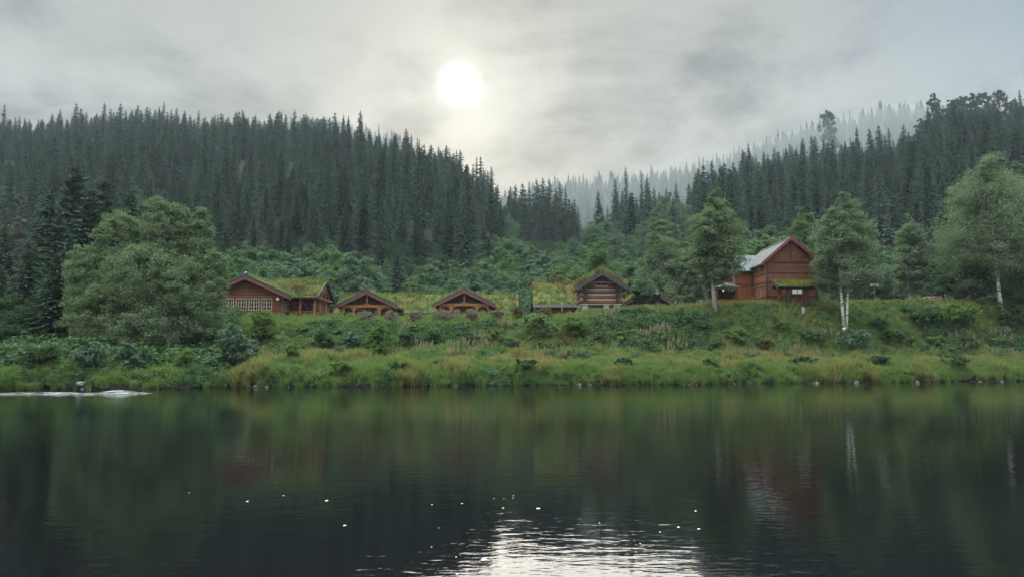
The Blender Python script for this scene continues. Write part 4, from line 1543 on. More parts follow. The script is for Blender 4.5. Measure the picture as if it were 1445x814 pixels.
b.box(-0.78, 0.78, -0.15, -0.06, 3.34, 3.42)
b.box(-0.78, 0.78, -0.15, -0.06, 2.88, 2.98)
b.build('vent_frame', M['grey_log'], st)
gable_roof(st, I4, 0, 2.85, -0.95, 5.2, 4.3, 1.75, nbl=700, seed=71, barge=M['black_board'], capm=M['black_board'], hmax=0.75, straw=0.9, bh=0.24)
for i_, (x_, y_) in enumerate(((-1.9, 0.2), (0.55, 0.15), (1.75, 0.2), (-1.9, 3.9), (1.9, 3.9))):
    b = MB()
    pale = i_ == 1
    hw = 0.36 if pale else 0.42
    b.prism_y([(x_ - hw, -0.5), (x_ + hw, -0.5), (x_ + hw * 0.8, 0.8), (x_ - hw * 0.8, 0.8)], y_ - 0.3, y_ + 0.3)
    b.prism_y([(x_ - hw, 0.8), (x_ + hw, 0.8), (x_ + hw, 0.93), (x_ - hw, 0.93)], y_ - 0.4, y_ + 0.4)
    o = b.build('stone_foot', M['pale_stone'] if pale else M['stone'], st)
    if pale:
        o['label'] = 'pale block of stone under the front wall'
b = MB()
b.box(-2.4, 2.4, 0.0, 4.4, 0.82, 0.96)
b.box(-1.5, 0.1, 0.5, 0.6, -0.3, 0.5)
b.build('sill_log', M['grey_log'], st)
b = MB()
for k in range(4):
    b.box(-3.2 + 0.22 * k, -2.85 + 0.22 * k, -0.1, 1.1, -0.15 + 0.2 * k, -0.06 + 0.2 * k)
b.prism_y([(-3.3, -0.3), (-3.1, -0.3), (-2.3, 0.7), (-2.45, 0.8)], -0.13, -0.1)
b.build('step', M['weather_board'], st)

# --- the low hut with the open front
q = at(915, 439, 92)
hz0 = gz(q.x, 92)
hut = empty('turf_hut', (q.x, 92, hz0))
zr_ = at(915, 403, 92).z - hz0
ze_ = at(915, 431, 92).z - hz0
tag(hut, 'low open-fronted hut with turf roof and red-edged gable, half hidden by trees', 'hut')
gable_roof(hut, I4, 0, 3.5, -0.4, 6.0, zr_ - 0.3, zr_ - ze_ - 0.1, nbl=420, seed=81, bh=0.26, horns=0.2, hmax=0.3, straw=0.1)
b = MB()
gable_body(b, -3.0, 3.0, 3.0, 6.0, -0.3, ze_ + 0.1, zr_ - 0.4)
b.build('wall', M['dark_wood'], hut)
b = MB()
b.box(-3.0, 3.0, 0.0, 0.2, ze_ + 0.02, ze_ + 0.2)
b.box(-0.1, 0.1, 0.03, 0.17, ze_ + 0.2, zr_ - 0.5)
b.build('porch_beam', M['cabin_log'], hut)
for x_ in (-2.8, -1.0, 1.0, 2.8):
    b = MB()
    b.box(x_ - 0.1, x_ + 0.1, 0.0, 0.2, -0.3, ze_ + 0.02)
    b.build('post', M['cabin_log'], hut)
# black stove pipe in front of it
q = at(928, 440, 87)
fz = gz(q.x, 87)
b = MB()
hf = at(928, 417, 87).z - fz
b.lathe([(0.42, -0.2), (0.42, 0.5), (0.40, 0.52), (0.40, hf), (0.44, hf + 0.02), (0.36, hf + 0.25), (0.10, hf + 0.55), (0.09, hf + 0.72)], 14)
b.box(-0.22, 0.22, -0.47, -0.3, 0.35, 0.75)
tag(b.build('stove_pipe', M['black_metal'], None, (q.x, 87, fz)), 'black metal stove pipe with conical cap standing before the low hut', 'stove')


def wood_pile(px_, Y, w, h, label, seed):
    r = random.Random(seed)
    q = at(px_, 437, Y)
    b = MB()
    z_ = 0.0
    row = 0
    while z_ < h:
        x_ = -w / 2 + row * 0.08
        while x_ < w / 2 - row * 0.08:
            ra = r.uniform(0.07, 0.12)
            b.tube([(x_, -0.3 + r.uniform(-.05, .05), z_ + ra), (x_ + r.uniform(-.05, .05), 0.3, z_ + ra)], [ra, ra], 6)
            x_ += ra * 2.1
        z_ += 0.17
        row += 1
    tag(b.build('firewood_pile', M['split_wood'], None, (q.x, Y, gz(q.x, Y))), label, 'firewood')


wood_pile(912, 87.5, 1.6, 0.45, 'low pile of split firewood before the hut, left of the stove pipe', 1)
wood_pile(942, 88, 0.9, 0.75, 'stacked split firewood before the hut, right of the stove pipe', 2)

# --- the two-storey red house
q = at(1083, 434, 86)
rh = empty('timber_house', q)
tag(rh, 'two-storey red-brown timber house with grey slate roof and side walls tinted orange as if lit', 'house')
b = MB()
gable_body(b, 0, 5.8, 0, 10, 0.35, 5.25, 7.85)
b.build('wall', M['red_plank'], rh)
b = MB()
b.box(0.06, 5.74, 0.06, 9.9, -1.2, 0.352)
b.build('foundation', M['stone'], rh)
# storey bands of upright boards on the front
b = MB()
for z0_, z1_ in ((0.55, 1.25), (3.05, 4.0)):
    b.box(0.12, 5.68, -0.035, 0.0, z0_, z1_)
b.build('board_band', M['red_board'], rh)
b = MB()
for z_ in (0.42, 1.27, 2.98, 4.02, 5.3):
    b.box(-0.03, 5.83, -0.075, 0.001, z_, z_ + 0.1)
b.box(2.82, 2.98, -0.06, 0.0, 5.4, 7.6)
for x_ in (-0.03, 5.67):
    b.box(x_, x_ + 0.16, -0.06, 0.002, 0.35, 5.3)
b.build('trim_board', M['dark_wood'], rh)
# side wall (faces -x), warm light put into its orange colour
Tw = Matrix.Rotation(R(-90), 4, 'Z')        # gable x -> -y ; wall at x=0 facing -x
b = MB()
b.box(-0.03, 0.0, 0.05, 4.55, 0.36, 5.2)
b.build('lit_side_cladding', M['lit_plank'], rh)
b = MB()
for z_ in (0.42, 1.27, 2.55, 2.98, 4.02):
    b.box(-0.07, -0.0301, 0.0, 4.6, z_, z_ + 0.1)
b.build('trim_board', M['dark_wood'], rh)
window(rh, Tw, -3.1, 1.45, 1.0, 1.05, -0.032, 2, 3, M['cream_paint'])
window(rh, Tw, -3.1, 4.1, 1.0, 0.95, -0.032, 2, 3, M['cream_paint'])
window(rh, I4, 2.9, 1.55, 1.25, 1.25, -0.002, 2, 2, M['dark_wood'], glass=M['curtain'])
roofm = gable_roof(rh, I4, 2.9, 3.45, -0.45, 10.2, 8.0, 2.95, turf=False, barge=M['red_paint'], capm=M['red_paint'], deck=M['slate'], th=0.14, bh=0.16)
b = MB()
b.tube([(2.9, -0.5, 8.17), (2.9, 10.2, 8.17)], [0.1, 0.1], 8)
b.build('ridge_cap', M['weather_board'], roofm)
for pth in ([(-0.5, -0.35, 5.05), (-0.12, -0.12, 4.8), (-0.12, -0.12, 0.0)], [(6.3, -0.35, 5.05), (5.92, -0.1, 4.8), (5.92, -0.1, 0.0)]):
    b = MB()
    b.tube(pth, [0.06, 0.06, 0.06], 8)
    b.build('downpipe', M['weather_board'], rh)
# side wing with blue-grey tin roof
b = MB()
gable_body(b, 4.65, 10.0, 0, 2.3, -0.5, 5.1, 7.15) if False else None
Twg = Matrix.Translation((-2.25, 0, 0)) @ Matrix.Rotation(R(90), 4, 'Z') @ Matrix.Scale(-1, 4, (0, 1, 0))
b = MB(Twg)
gable_body(b, 4.62, 10.0, 0, 2.23, -0.6, 5.0, 7.0)
b.build('wing_wall', M['orange_board'], rh)  # warm light on the wing is part of this wall colour
b = MB()
for z_ in (2.95, 3.22):
    b.box(-2.28, -0.035, 4.55, 4.621, z_, z_ + 0.09)
b.box(-0.28, -0.034, 4.55, 4.622, -0.5, 5.0)
b.box(-2.28, -2.12, 4.55, 4.622, -0.5, 5.0)
b.build('trim_board', M['red_plank'], rh)
wr = gable_roof(rh, Twg, 7.3, 3.3, -0.75, 4.2, 7.1, 2.35, turf=False, barge=M['weather_board'], capm=M['weather_board'], deck=M['tin'], th=0.1, bh=0.14)
b = MB()
b.tube([(-2.42, 4.5, 4.9), (-2.38, 4.52, 2.6), (-2.38, 4.4, -0.4)], [0.055, 0.055, 0.055], 8)
b.build('downpipe', M['weather_board'], rh)
# porch at the far left
pz = gz(q.x - 3.5, 90) - q.z
b = MB()
b.prism_y([(-5.2, 2.62), (-2.3, 2.85), (-2.3, 2.95), (-5.2, 2.72)], 3.0, 6.4)
b.add([(-5.25, 2.95, 2.66), (-2.28, 2.95, 2.66), (-2.28, 6.4, 3.5), (-5.25, 6.4, 3.5), (-5.25, 2.95, 2.76), (-2.28, 2.95, 2.76), (-2.28, 6.4, 3.6), (-5.25, 6.4, 3.6)],
      [(0, 3, 2, 1), (4, 5, 6, 7), (0, 1, 5, 4), (1, 2, 6, 5), (2, 3, 7, 6), (3, 0, 4, 7)])
b.build('porch_roof', M['slate'], rh)
b = MB()
b.box(-5.0, -2.45, 3.2, 3.26, pz + 0.0, 1.18)
b.box(-5.05, -4.99, 3.2, 6.4, pz + 0.0, 1.18)
b.box(-5.05, -2.4, 3.15, 3.30, 1.18, 1.27)
b.build('railing', M['orange_board'], rh)
b = MB()
b.box(-5.0, -2.26, 6.3, 6.4, pz, 3.5)
b.build('porch_wall', M['dark_wood'], rh)
for x_ in (-4.95, -2.5):
    b = MB()
    b.box(x_ - 0.07, x_ + 0.07, 3.12, 3.28, pz - 0.2, 2.64)
    b.build('post', M['red_board'], rh)
b = MB()
b.lathe([(0.03, 0), (0.09, 0.04), (0.10, 0.12), (0.05, 0.19)], 10, 0, (-4.1, 3.5, 2.25))
b.build('porch_lamp', M['lamp_on'], rh)

# --- mossy shelter on posts before the house
q = at(1126, 434, 83)
gzq = gz(q.x, 83)
ga = empty('roofed_shelter', (q.x, 83, q.z))
tag(ga, 'small shelter with mossy roof on thick dark posts before the red house', 'shelter')
Tg = Matrix.Translation((2.35, 0, 0)) @ Matrix.Rotation(R(90), 4, 'Z')
rf = gable_roof(ga, Tg, 0.75, 1.15, 0, 4.7, 2.85, 0.55, nbl=260, seed=91, barge=M['cabin_log'], capm=M['black_board'], deck=M['black_board'], hmax=0.25, back=True, bh=0.2, straw=0.1,
                turfm=[M['moss'], M['moss'], M['grass_green'], M['moss']])
for x_ in (-1.55, -0.95, 1.1, 1.5):
    b = MB()
    dk = x_ in (-0.95, 1.1)
    b.tube([(x_, 0.2 if dk else 1.2, -0.6), (x_, 0.2 if dk else 1.2, 1.2), (x_, 0.2 if dk else 1.2, 2.45)], [0.24, 0.2, 0.22], 9)
    b.build('post', M['dark_wood'] if dk else M['red_board'], ga)
b = MB()
b.box(-2.0, 2.0, 0.05, 0.3, 2.2, 2.42)
b.box(-2.0, 2.0, 1.1, 1.3, 2.2, 2.42)
b.build('beam', M['dark_wood'], ga)
for n_, (px_, w_) in enumerate(((1101, 0.2), (1133, 0.36))):
    q = at(px_, 436, 82)
    b = MB()
    b.prism_y([(-w_ / 2, -0.5), (w_ / 2, -0.5), (w_ / 2 * 0.85, 0.25), (-w_ / 2 * 0.85, 0.25)], -0.15, 0.15)
    tag(b.build('marker_stone', M['stone'], None, (q.x, 82, q.z)), ('narrow white marker stone by the left posts of the mossy shelter', 'wide white marker stone by the right posts of the mossy shelter')[n_], 'stone')
q = at(1160, 434, 84)
b = MB()
b.prism_y([(-0.7, 0.0), (0.6, 0.05), (0.7, 0.35), (-0.5, 0.6)], -0.05, 0.05)
b.prism_y([(-0.9, 0.0), (0.9, 0.0), (0.9, 0.12), (-0.9, 0.12)], -0.3, -0.2)
tag(b.build('loose_boards', M['split_wood'], None, (q.x, 84, q.z)), 'few loose pale boards leaning by the corner of the red house', 'boards')

# --- lamp post with three white globes
q = at(1235, 430, 95)
zl = gz(q.x, 95)
ht = at(1235, 405, 95).z - zl
lp = empty('street_lamp', (q.x, 95, zl))
tag(lp, 'dark lamp post carrying a cluster of white globes under the trees', 'street lamp')
b = MB()
b.tube([(0, 0, -0.3), (0, 0, ht)], [0.07, 0.05], 8)
for s in (-1, 0, 1):
    b.tube([(0, 0, ht - 0.15), (s * 0.24, 0, ht - 0.1), (s * 0.36, 0.12 * (1 - abs(s)), ht + 0.05)], [0.03, 0.03, 0.03], 6)
b.build('pole', M['black_metal'], lp)
for s in (-1, 0, 1):
    b = MB()
    b.lathe([(0.03, 0), (0.14, 0.05), (0.19, 0.17), (0.16, 0.29), (0.05, 0.37)], 12, 0, (s * 0.36, 0.12 * (1 - abs(s)), ht + 0.05 + 0.08 * (s == 0)))
    b.build('lamp_globe', M['opal'], lp)

# --- dark shed roof beyond the bank
q = at(1253, 427, 104)
zs = gz(q.x, 104)
ds = empty('dark_shed', (q.x, 104, zs))
tag(ds, 'dark shed with sloping black roof half sunk behind the bank, left of the car', 'shed')
zt = at(1250, 414, 104).z - zs
b = MB()
gable_body(b, -2.6, 2.2, 0.3, 5, -0.4, zt - 1.1, zt - 0.15)
b.build('wall', M['dark_wood'], ds)
gable_roof(ds, I4, -0.2, 2.9, 0, 5.4, zt, 1.15, turf=False, barge=M['black_board'], capm=M['black_board'], deck=M['black_board'], bh=0.2)

# --- the parked car, mostly hidden by the bank
q = at(1309, 419, 97)
car = empty('parked_car', (q.x, 97, q.z - 1.52))
tag(car, 'pale silver car with a red light parked behind the bank, only its roof showing', 'car')
b = MB(Matrix.Rotation(R(90), 4, 'Z'))
secs = [(-2.1, 0.62, 0.78, 0.80), (-2.0, 0.35, 0.98, 0.86), (-1.7, 0.30, 1.02, 0.88), (-1.15, 0.28, 1.05, 0.89), (1.0, 0.28, 1.0, 0.89), (1.9, 0.32, 0.85, 0.86), (2.1, 0.45, 0.72, 0.78)]
pts, fs = [], []
for (y_, zl_, zh_, hw) in secs:
    pts += [(y_, -hw * 0.92, zl_), (y_, hw * 0.92, zl_), (y_, hw, zl_ + (zh_ - zl_) * 0.5), (y_, hw * 0.94, zh_), (y_, -hw * 0.94, zh_), (y_, -hw, zl_ + (zh_ - zl_) * 0.5)]
for i in range(len(secs) - 1):
    for k in range(6):
        fs.append((i * 6 + k, i * 6 + (k + 1) % 6, (i + 1) * 6 + (k + 1) % 6, (i + 1) * 6 + k))
fs += [tuple(range(5, -1, -1)), tuple(36 + k for k in range(6))]
b.add(pts, fs, 0)
# roof shell on pillars
rp = [(-1.55, 0.60, 1.44), (-1.1, 0.66, 1.50), (0.0, 0.66, 1.52), (0.45, 0.62, 1.46)]
pts, fs = [], []
for (y_, hw, z_) in rp:
    pts += [(y_, -hw, z_ - 0.07), (y_, hw, z_ - 0.07), (y_, hw * 0.9, z_), (y_, -hw * 0.9, z_)]
for i in range(3):
    for k in range(4):
        fs.append((i * 4 + k, i * 4 + (k + 1) % 4, (i + 1) * 4 + (k + 1) % 4, (i + 1) * 4 + k))
fs += [(3, 2, 1, 0), (12, 13, 14, 15)]
b.add(pts, fs, 0)
for s in (-1, 1):
    b.tube([(-1.95, s * 0.78, 0.98), (-1.5, s * 0.6, 1.42)], [0.06, 0.05], 6)
    b.tube([(0.95, s * 0.76, 0.98), (0.42, s * 0.6, 1.42)], [0.05, 0.04], 6)
    b.tube([(-0.45, s * 0.82, 1.0), (-0.45, s * 0.64, 1.46)], [0.05, 0.05], 6)
b.build('body', M['car_paint'], car)
b = MB(Matrix.Rotation(R(90), 4, 'Z'))
b.add([(-1.93, -0.74, 1.0), (-1.93, 0.74, 1.0), (-1.55, 0.56, 1.40), (-1.55, -0.56, 1.40), (0.92, -0.72, 0.98), (0.92, 0.72, 0.98), (0.42, 0.56, 1.40), (0.42, -0.56, 1.40)],
      [(0, 1, 2, 3), (4, 7, 6, 5), (1, 5, 6, 2), (0, 3, 7, 4)])
b.build('window_glass', M['car_glass'], car)
b = MB(Matrix.Rotation(R(90), 4, 'Z'))
b.box(-1.64, -1.55, -0.1, 0.34, 1.40, 1.475)
b.build('brake_light', M['red_lens'], car)
for (y_, s) in ((-1.3, -1), (-1.3, 1), (1.3, -1), (1.3, 1)):
    b = MB(Matrix.Rotation(R(90), 4, 'Z'))
    b.tube([(y_, s * 0.68, 0.32), (y_, s * 0.9, 0.32)], [0.32, 0.32], 16)
    b.build('wheel', M['rubber'], car)
# upright wooden post by the shed
q = at(793, 445, 86)
b = MB()
b.tube([(0, 0, -0.4), (0.01, 0, 1.6)], [0.07, 0.06], 7)
b.box(-0.28, 0.28, -0.05, -0.01, 1.08, 1.2)
tag(b.build('wooden_post', M['weather_board'], None, (q.x, 86, q.z)), 'grey wooden post with a short crosspiece before the low shed', 'post')
#@@PART3

# ------------------------------------------------------------------ bank vegetation
vr = np.random.default_rng(55)


def tuft_mesh(name, seed, n, h, rad, lean, mats, pick, w=0.022):
    r = np.random.default_rng(seed)
    V, Qd, mi = [], [], []
    for k in range(n):
        a, d = r.uniform(0, 6.28), rad * math.sqrt(r.random())
        x, y = math.cos(a) * d, math.sin(a) * d
        hh = h * r.uniform(0.5, 1.1)
        la, ll = r.uniform(0, 6.28), lean * hh * r.uniform(0.3, 1.2)
        dx, dy = math.cos(la) * ll, math.sin(la) * ll
        wa = r.uniform(0, 6.28)
        wx, wy = math.cos(wa) * w * r.uniform(0.7, 1.5), math.sin(wa) * w
        b = len(V)
        V += [(x - wx, y - wy, -0.06), (x + wx, y + wy, -0.06), (x + dx * .35 + wx * .8, y + dy * .35 + wy * .8, hh * .62), (x + dx * .35 - wx * .8, y + dy * .35 - wy * .8, hh * .62),
              (x + dx + wx * .15, y + dy + wy * .15, hh), (x + dx - wx * .15, y + dy - wy * .15, hh)]
        Qd += [(b, b + 1, b + 2, b + 3), (b + 3, b + 2, b + 4, b + 5)]
        m_ = pick(r)
        mi += [m_, m_]
    return np_mesh(name, V, Qd, mats, mi)


def herb_mesh(name, seed, n, rad, h, size, mats, stalk=0):
    r = np.random.default_rng(seed)
    d = r.normal(size=(n, 3))
    d /= np.linalg.norm(d, axis=1, keepdims=True)
    d[:, 2] = np.abs(d[:, 2])
    p = d * (r.uniform(0.35, 1.0, n) ** 0.6)[:, None] * np.array([rad, rad, h])
    lump = 1 + 0.25 * np.sin(p[:, :1] * 9 + seed) * np.sin(p[:, 1:2] * 8)
    p = p * lump
    V = leaf_quads(p, size, up=0.8, out_dir=d, r=r)
    return np_mesh(name, V, quads_idx(n), mats)


def stalk_mesh(name, seed, n, h, rad, mats):
    """fireweed gone to seed: thin stems, leafy below, pale fluffy tops"""
    r = np.random.default_rng(seed)
    V, Qd, mi = [], [], []
    for k in range(n):
        a, d = r.uniform(0, 6.28), rad * math.sqrt(r.random())
        x, y = math.cos(a) * d, math.sin(a) * d
        hh = h * r.uniform(0.65, 1.1)
        lx, ly = r.normal() * 0.1, r.normal() * 0.1
        for q in range(2):
            c, s = math.cos(q * 1.57 + a), math.sin(q * 1.57 + a)
            for (z0, z1, w0, w1, m_) in ((0, hh * .6, .012, .010, 0), (hh * .55, hh * .82, .02, .055, 1), (hh * .82, hh, .055, .008, 1)):
                b = len(V)
                f0, f1 = z0 / hh, z1 / hh
                V += [(x + lx * f0 - c * w0, y + ly * f0 - s * w0, z0), (x + lx * f0 + c * w0, y + ly * f0 + s * w0, z0),
                      (x + lx * f1 + c * w1, y + ly * f1 + s * w1, z1), (x + lx * f1 - c * w1, y + ly * f1 - s * w1, z1)]
                Qd.append((b, b + 1, b + 2, b + 3))
                mi.append(m_)
        for q in range(9):
            z = hh * r.uniform(0.1, 0.6)
            a2 = r.uniform(0, 6.28)
            L = r.uniform(0.08, 0.16)
            c, s = math.cos(a2), math.sin(a2)
            b = len(V)
            V += [(x, y, z), (x + c * L * .5 - s * .018, y + s * L * .5 + c * .018, z + .03), (x + c * L, y + s * L, z), (x + c * L * .5 + s * .018, y + s * L * .5 - c * .018, z + .03)]
            Qd.append((b, b + 1, b + 2, b + 3))
            mi.append(0)
    return np_mesh(name, V, Qd, mats, mi)


GM = [M['grass_green'], M['grass_straw'], M['grass_rust']]
GP = [tuft_mesh('tuft_green_a', 1, 46, 0.75, 0.26, 0.45, GM, lambda r: 0 if r.random() < 0.9 else 1),
      tuft_mesh('tuft_green_b', 2, 40, 0.6, 0.30, 0.6, GM, lambda r: 0),
      tuft_mesh('tuft_mixed', 3, 44, 0.85, 0.26, 0.45, GM, lambda r: 0 if r.random() < 0.55 else 1),
      tuft_mesh('tuft_straw', 4, 40, 0.9, 0.26, 0.4, GM, lambda r: 1 if r.random() < 0.7 else (2 if r.random() < 0.6 else 0)),
      tuft_mesh('tuft_rust', 5, 34, 0.95, 0.28, 0.35, GM, lambda r: 2 if r.random() < 0.6 else 1),
      tuft_mesh('tuft_lawn', 6, 60, 0.16, 0.40, 0.6, GM, lambda r: 0 if r.random() < 0.93 else 1, w=0.016)]
HP = [herb_mesh('herb_a', 1, 150, 0.45, 0.75, 0.085, [M['herb']]), herb_mesh('herb_b', 2, 170, 0.55, 0.65, 0.075, [M['herb']]),
      herb_mesh('herb_c', 3, 170, 0.5, 0.9, 0.085, [M['herb_dark']]), herb_mesh('herb_d', 4, 190, 0.6, 0.8, 0.10, [M['herb_dark']]),
      herb_mesh('herb_e', 5, 150, 0.5, 0.7, 0.08, [M['shrub_green']]), herb_mesh('herb_f', 6, 150, 0.45, 0.6, 0.07, [M['russet']]),
      herb_mesh('herb_g', 7, 170, 0.5, 0.8, 0.08, [M['shrub_blue']]),
      stalk_mesh('stalk_a', 8, 6, 1.2, 0.5, [M['herb'], M['fireweed']]), stalk_mesh('stalk_b', 9, 5, 1.35, 0.5, [M['herb'], M['fireweed']])]


def vnoise(x, y, s, o=0.0):
    return np.array([mnoise.noise((a * s + o, b * s - o, o * 3.1)) for a, b in zip(x, y)])


def bank_pts(n, t0, t1, x0=-52, x1=72):
    X = vr.uniform(x0, x1, n)
    T = vr.uniform(t0, t1, n)
    Y = wl(X) + T
    px_ = CX + F * X / Y
    k = (px_ > -40) & (px_ < 1490)
    return X[k], T[k], Y[k]


# grass: rough shelf along the water, straw-coloured on its lip; lawn at the crest
gx, gy, gs, gi = [], [], [], []
X, T, Y = bank_pts(18500, -0.08, 10.8)
nz = vnoise(X, Y, 0.35, 2.0)
nb = vnoise(X, Y, 0.12, 6.0)
pxb = CX + F * X / Y
for x, t, y, a, b, q in zip(X, T, Y, nz, nb, pxb):
    if t > 8.5 and vr.random() < 0.5:
        continue
    lip = 5.0 < t < 10.5 and q > 480
    u = vr.random()
    if lip and u < 0.20 + 0.6 * b + 0.06 * (q > 700) + 0.16 * (q > 1000):
        k = 3 if u < 0.22 or vr.random() < 0.45 else 4
    elif a > 0.3 and q > 330:
        k = 2
    else:
        k = 0 if u < 0.5 else 1
    if q < 330 and vr.random() < 0.4:
        continue
    gx.append((x, y, 0))
    s = vr.uniform(0.55, 1.1) * (0.85 if t < 2 else 0.8) * (1 + 0.55 * a)
    gs.append((s * 1.1, s * 1.1, s * (1.0 + 0.25 * a)))
    gi.append(k)
X, T, Y = bank_pts(7500, 10.0, 24.0)
k_ = (X > 8) | (T < 20.8)
X, T, Y = X[k_], T[k_], Y[k_]
nb = vnoise(X, Y, 0.25, 9.0)
for x, t, y, b in zip(X, T, Y, nb):
    u = vr.random()
    k = 0 if u < 0.45 else (1 if u < 0.75 else 2)
    if b > 0.15 and u > 0.5 and x > -4:
        k = 3 if u > 0.8 else 2
    gx.append((x, y, 0))
    s = vr.uniform(0.6, 1.1)
    gs.append((s, s, s))
    gi.append(k)
X, T, Y = bank_pts(12000, 20.4, 31)
k_ = (X < 8) | (T > 23.2)
X, T, Y = X[k_], T[k_], Y[k_]
for x, t, y in zip(X, T, Y):
    gx.append((x, y, 0))
    s = vr.uniform(0.7, 1.3)
    tall = vr.random() < 0.05 or (x > 27 and vr.random() < 0.5)
    gs.append((s, s, s * (0.7 if tall else 1)))
    gi.append((0 if x < 27 or vr.random() < .7 else 2) if tall else 5)
gx = np.array(gx)
gx[:, 2] = ground(gx[:, 0], gx[:, 1])
tilt = vr.normal(size=(len(gx), 2)) * 0.12
tilt[:, 0] += np.where(gs_t := (gx[:, 1] - wl(gx[:, 0]) < 1.6), 0.35, 0)
tag(scatter('grass', GP, gx, vr.uniform(-0.6, 0.6, len(gx)), gs, gi, tilt), 'rough grass, green and straw coloured, along the river bank', 'grass', kind='stuff')

# undergrowth: raspberry, nettles, ferns, fireweed on the slope
ux, us_, ui = [], [], []
X, T, Y = bank_pts(9000, 8.8, 23.6)
na_ = vnoise(X, Y, 0.16, 3.0)
nb_ = vnoise(X, Y, 0.30, 8.0)
pxb = CX + F * X / Y
for x, t, y, a, b, q in zip(X, T, Y, na_, nb_, pxb):
    if t > 20.4 and x < 8:
        continue
    if t > 21.5 and q < 1060 and vr.random() < 0.6:
        continue
    if t < 10.5 and vr.random() < 0.45:
        continue
    u = vr.random()
    if b > 0.2 and u < 0.2 and q > 560:
        k = 7 if u < 0.1 else 8
    elif a > 0.1:
        k = (2, 3, 6)[int(u * 2.99)] if u < 0.75 else 3
    elif a < -0.18:
        k = 0 if u < 0.4 else (4 if u < 0.8 else 1)
    else:
        k = (0, 1, 4, 2, 5)[int(u * 4.99)]
        if k == 5 and vr.random() < 0.6:
            k = 1
    ux.append((x, y, 0))
    s = vr.uniform(0.6, 1.25) * (1 + 0.4 * max(0, a))
    if t > 21:
        s *= 0.6
    us_.append((s * 1.05, s * 1.05, s * (0.85 if k < 7 else 0.95)))
    ui.append(k)
# rank growth in the shade under the willow and the spruces at the left
X, T, Y = bank_pts(2300, 2.6, 26, -60, -20)
k_ = (CX + F * X / Y) < 335
for x, t, y in zip(X[k_], T[k_], Y[k_]):
    if t < 5 and vr.random() < 0.5:
        continue
    u = vr.random()
    ux.append((x, y, 0))
    s = vr.uniform(0.9, 1.9)
    us_.append((s, s, s * vr.uniform(0.7, 1.15)))
    ui.append((2, 3, 6, 3, 0)[int(u * 4.99)])
# herbs and low plants in the rough grass near the water
X, T, Y = bank_pts(7600, 0.1, 8.5)
nb_ = vnoise(X, Y, 0.3, 5.0)
for x, t, y, b in zip(X, T, Y, nb_):
    dark = x < -27
    if not dark and (b < -0.2 or t > 3.0) and vr.random() < 0.68:
        continue
    u = vr.random()
    k = (2, 3, 0)[int(u * 2.99)] if (dark or b > 0.15) else (0, 1, 4)[int(u * 2.99)]
    ux.append((x, y, 0))
    s = vr.uniform(0.5, 0.95)
    us_.append((s, s, s * 0.8))
    ui.append(k)
ux = np.array(ux)
ux[:, 2] = ground(ux[:, 0], ux[:, 1]) - 0.05
tag(scatter('undergrowth', HP, ux, vr.uniform(0, 6.28, len(ux)), us_, ui), 'mixed raspberry, nettle and fireweed undergrowth on the bank slope', 'undergrowth', kind='stuff')


# shrubs that stand out one by one
def shrub_mesh(name, seed, W_, H_, m, N_, size, upright=0.0, bk=M['bark']):
    r0 = np.random.default_rng(seed)
    L = []
    for k in range(7):
        a = k * 2.4
        d = W_ * 0.5 * r0.uniform(0.15, 0.6)
        rr = W_ * r0.uniform(0.2, 0.3)
        L.append((math.cos(a) * d, math.sin(a) * d, H_ * r0.uniform(0.3, 0.72), rr, rr, H_ * r0.uniform(0.22, 0.32) * (1 + upright)))
    L.append((0, 0, H_ * 0.45, W_ * 0.35, W_ * 0.35, H_ * 0.42))
    p, d, cents, r = clump_leaves(L, N_, seed, 0.33, per=50)
    k = p[:, 2] > 0.0
    cm = np_mesh(name + '_leaves', leaf_quads(p[k], size, out_dir=d[k], r=r), quads_idx(int(k.sum())), [m])
    b = MB()
    for q in range(6):
        c = cents[q * 3 % len(cents)]
        b.tube([(c[0] * 0.1, c[1] * 0.1, -0.2), (c[0] * 0.5, c[1] * 0.5, c[2] * 0.5), tuple(c)], [0.045, 0.03, 0.012], 5)
    return b.mesh(name + '_stems', [bk]), cm


def shrub(name, px_, py_base, w_px, h_px, Y, m, label, seed, N_=2400, size=0.11, upright=0.0, group=None, cat='shrub'):
    q = at(px_, py_base, Y)
    zb = gz(q.x, Y)
    ms = shrub_mesh('%s_%d' % (name, seed), seed, w_px / F * Y, h_px / F * Y + max(0, q.z - zb) * 0.6, m, N_, size, upright)
    o = empty(name, (q.x, Y, zb - 0.05))
    tag(o, label, cat, group)
    link('stems', ms[0], o)
    link('foliage', ms[1], o)
    return o


def sb(name, px_, py_, w, h, mk, label, seed, **kw):
    return shrub(name, px_, py_, w, h, ybank(px_, py_), M[mk], label, seed, **kw)


sb('shrub', 332, 522, 66, 68, 'shrub_blue', 'large blue-green willow shrub at the waterside right of the huge willow', 401, N_=6000)
sb('shrub', 372, 490, 50, 52, 'shrub_green', 'tall light green shrub before the windows of the brown lodge', 402, N_=4200, upright=0.5)
sb('shrub', 412, 512, 26, 26, 'shrub_green', 'small bright green shrub near the foot of the left bank slope', 403)
sb('shrub', 455, 500, 40, 42, 'shrub_dark', 'dark round shrub on the bank below the porch of the brown lodge', 404, N_=3000)
sb('shrub', 533, 505, 44, 48, 'shrub_green', 'tall loose pale green shrub on the bank below the first gabled cabin', 405, upright=0.6, N_=3000)
sb('shrub', 498, 498, 38, 30, 'shrub_blue', 'bluish shrub left of the tall loose pale green one on the bank', 406)
sb('shrub', 575, 498, 40, 30, 'shrub_dark', 'dark shrub right of the tall loose pale green one on the bank', 407)
sb('shrub', 765, 482, 58, 40, 'herb', 'wide raspberry thicket at the crest below the low shed', 408, N_=4600, size=0.13)
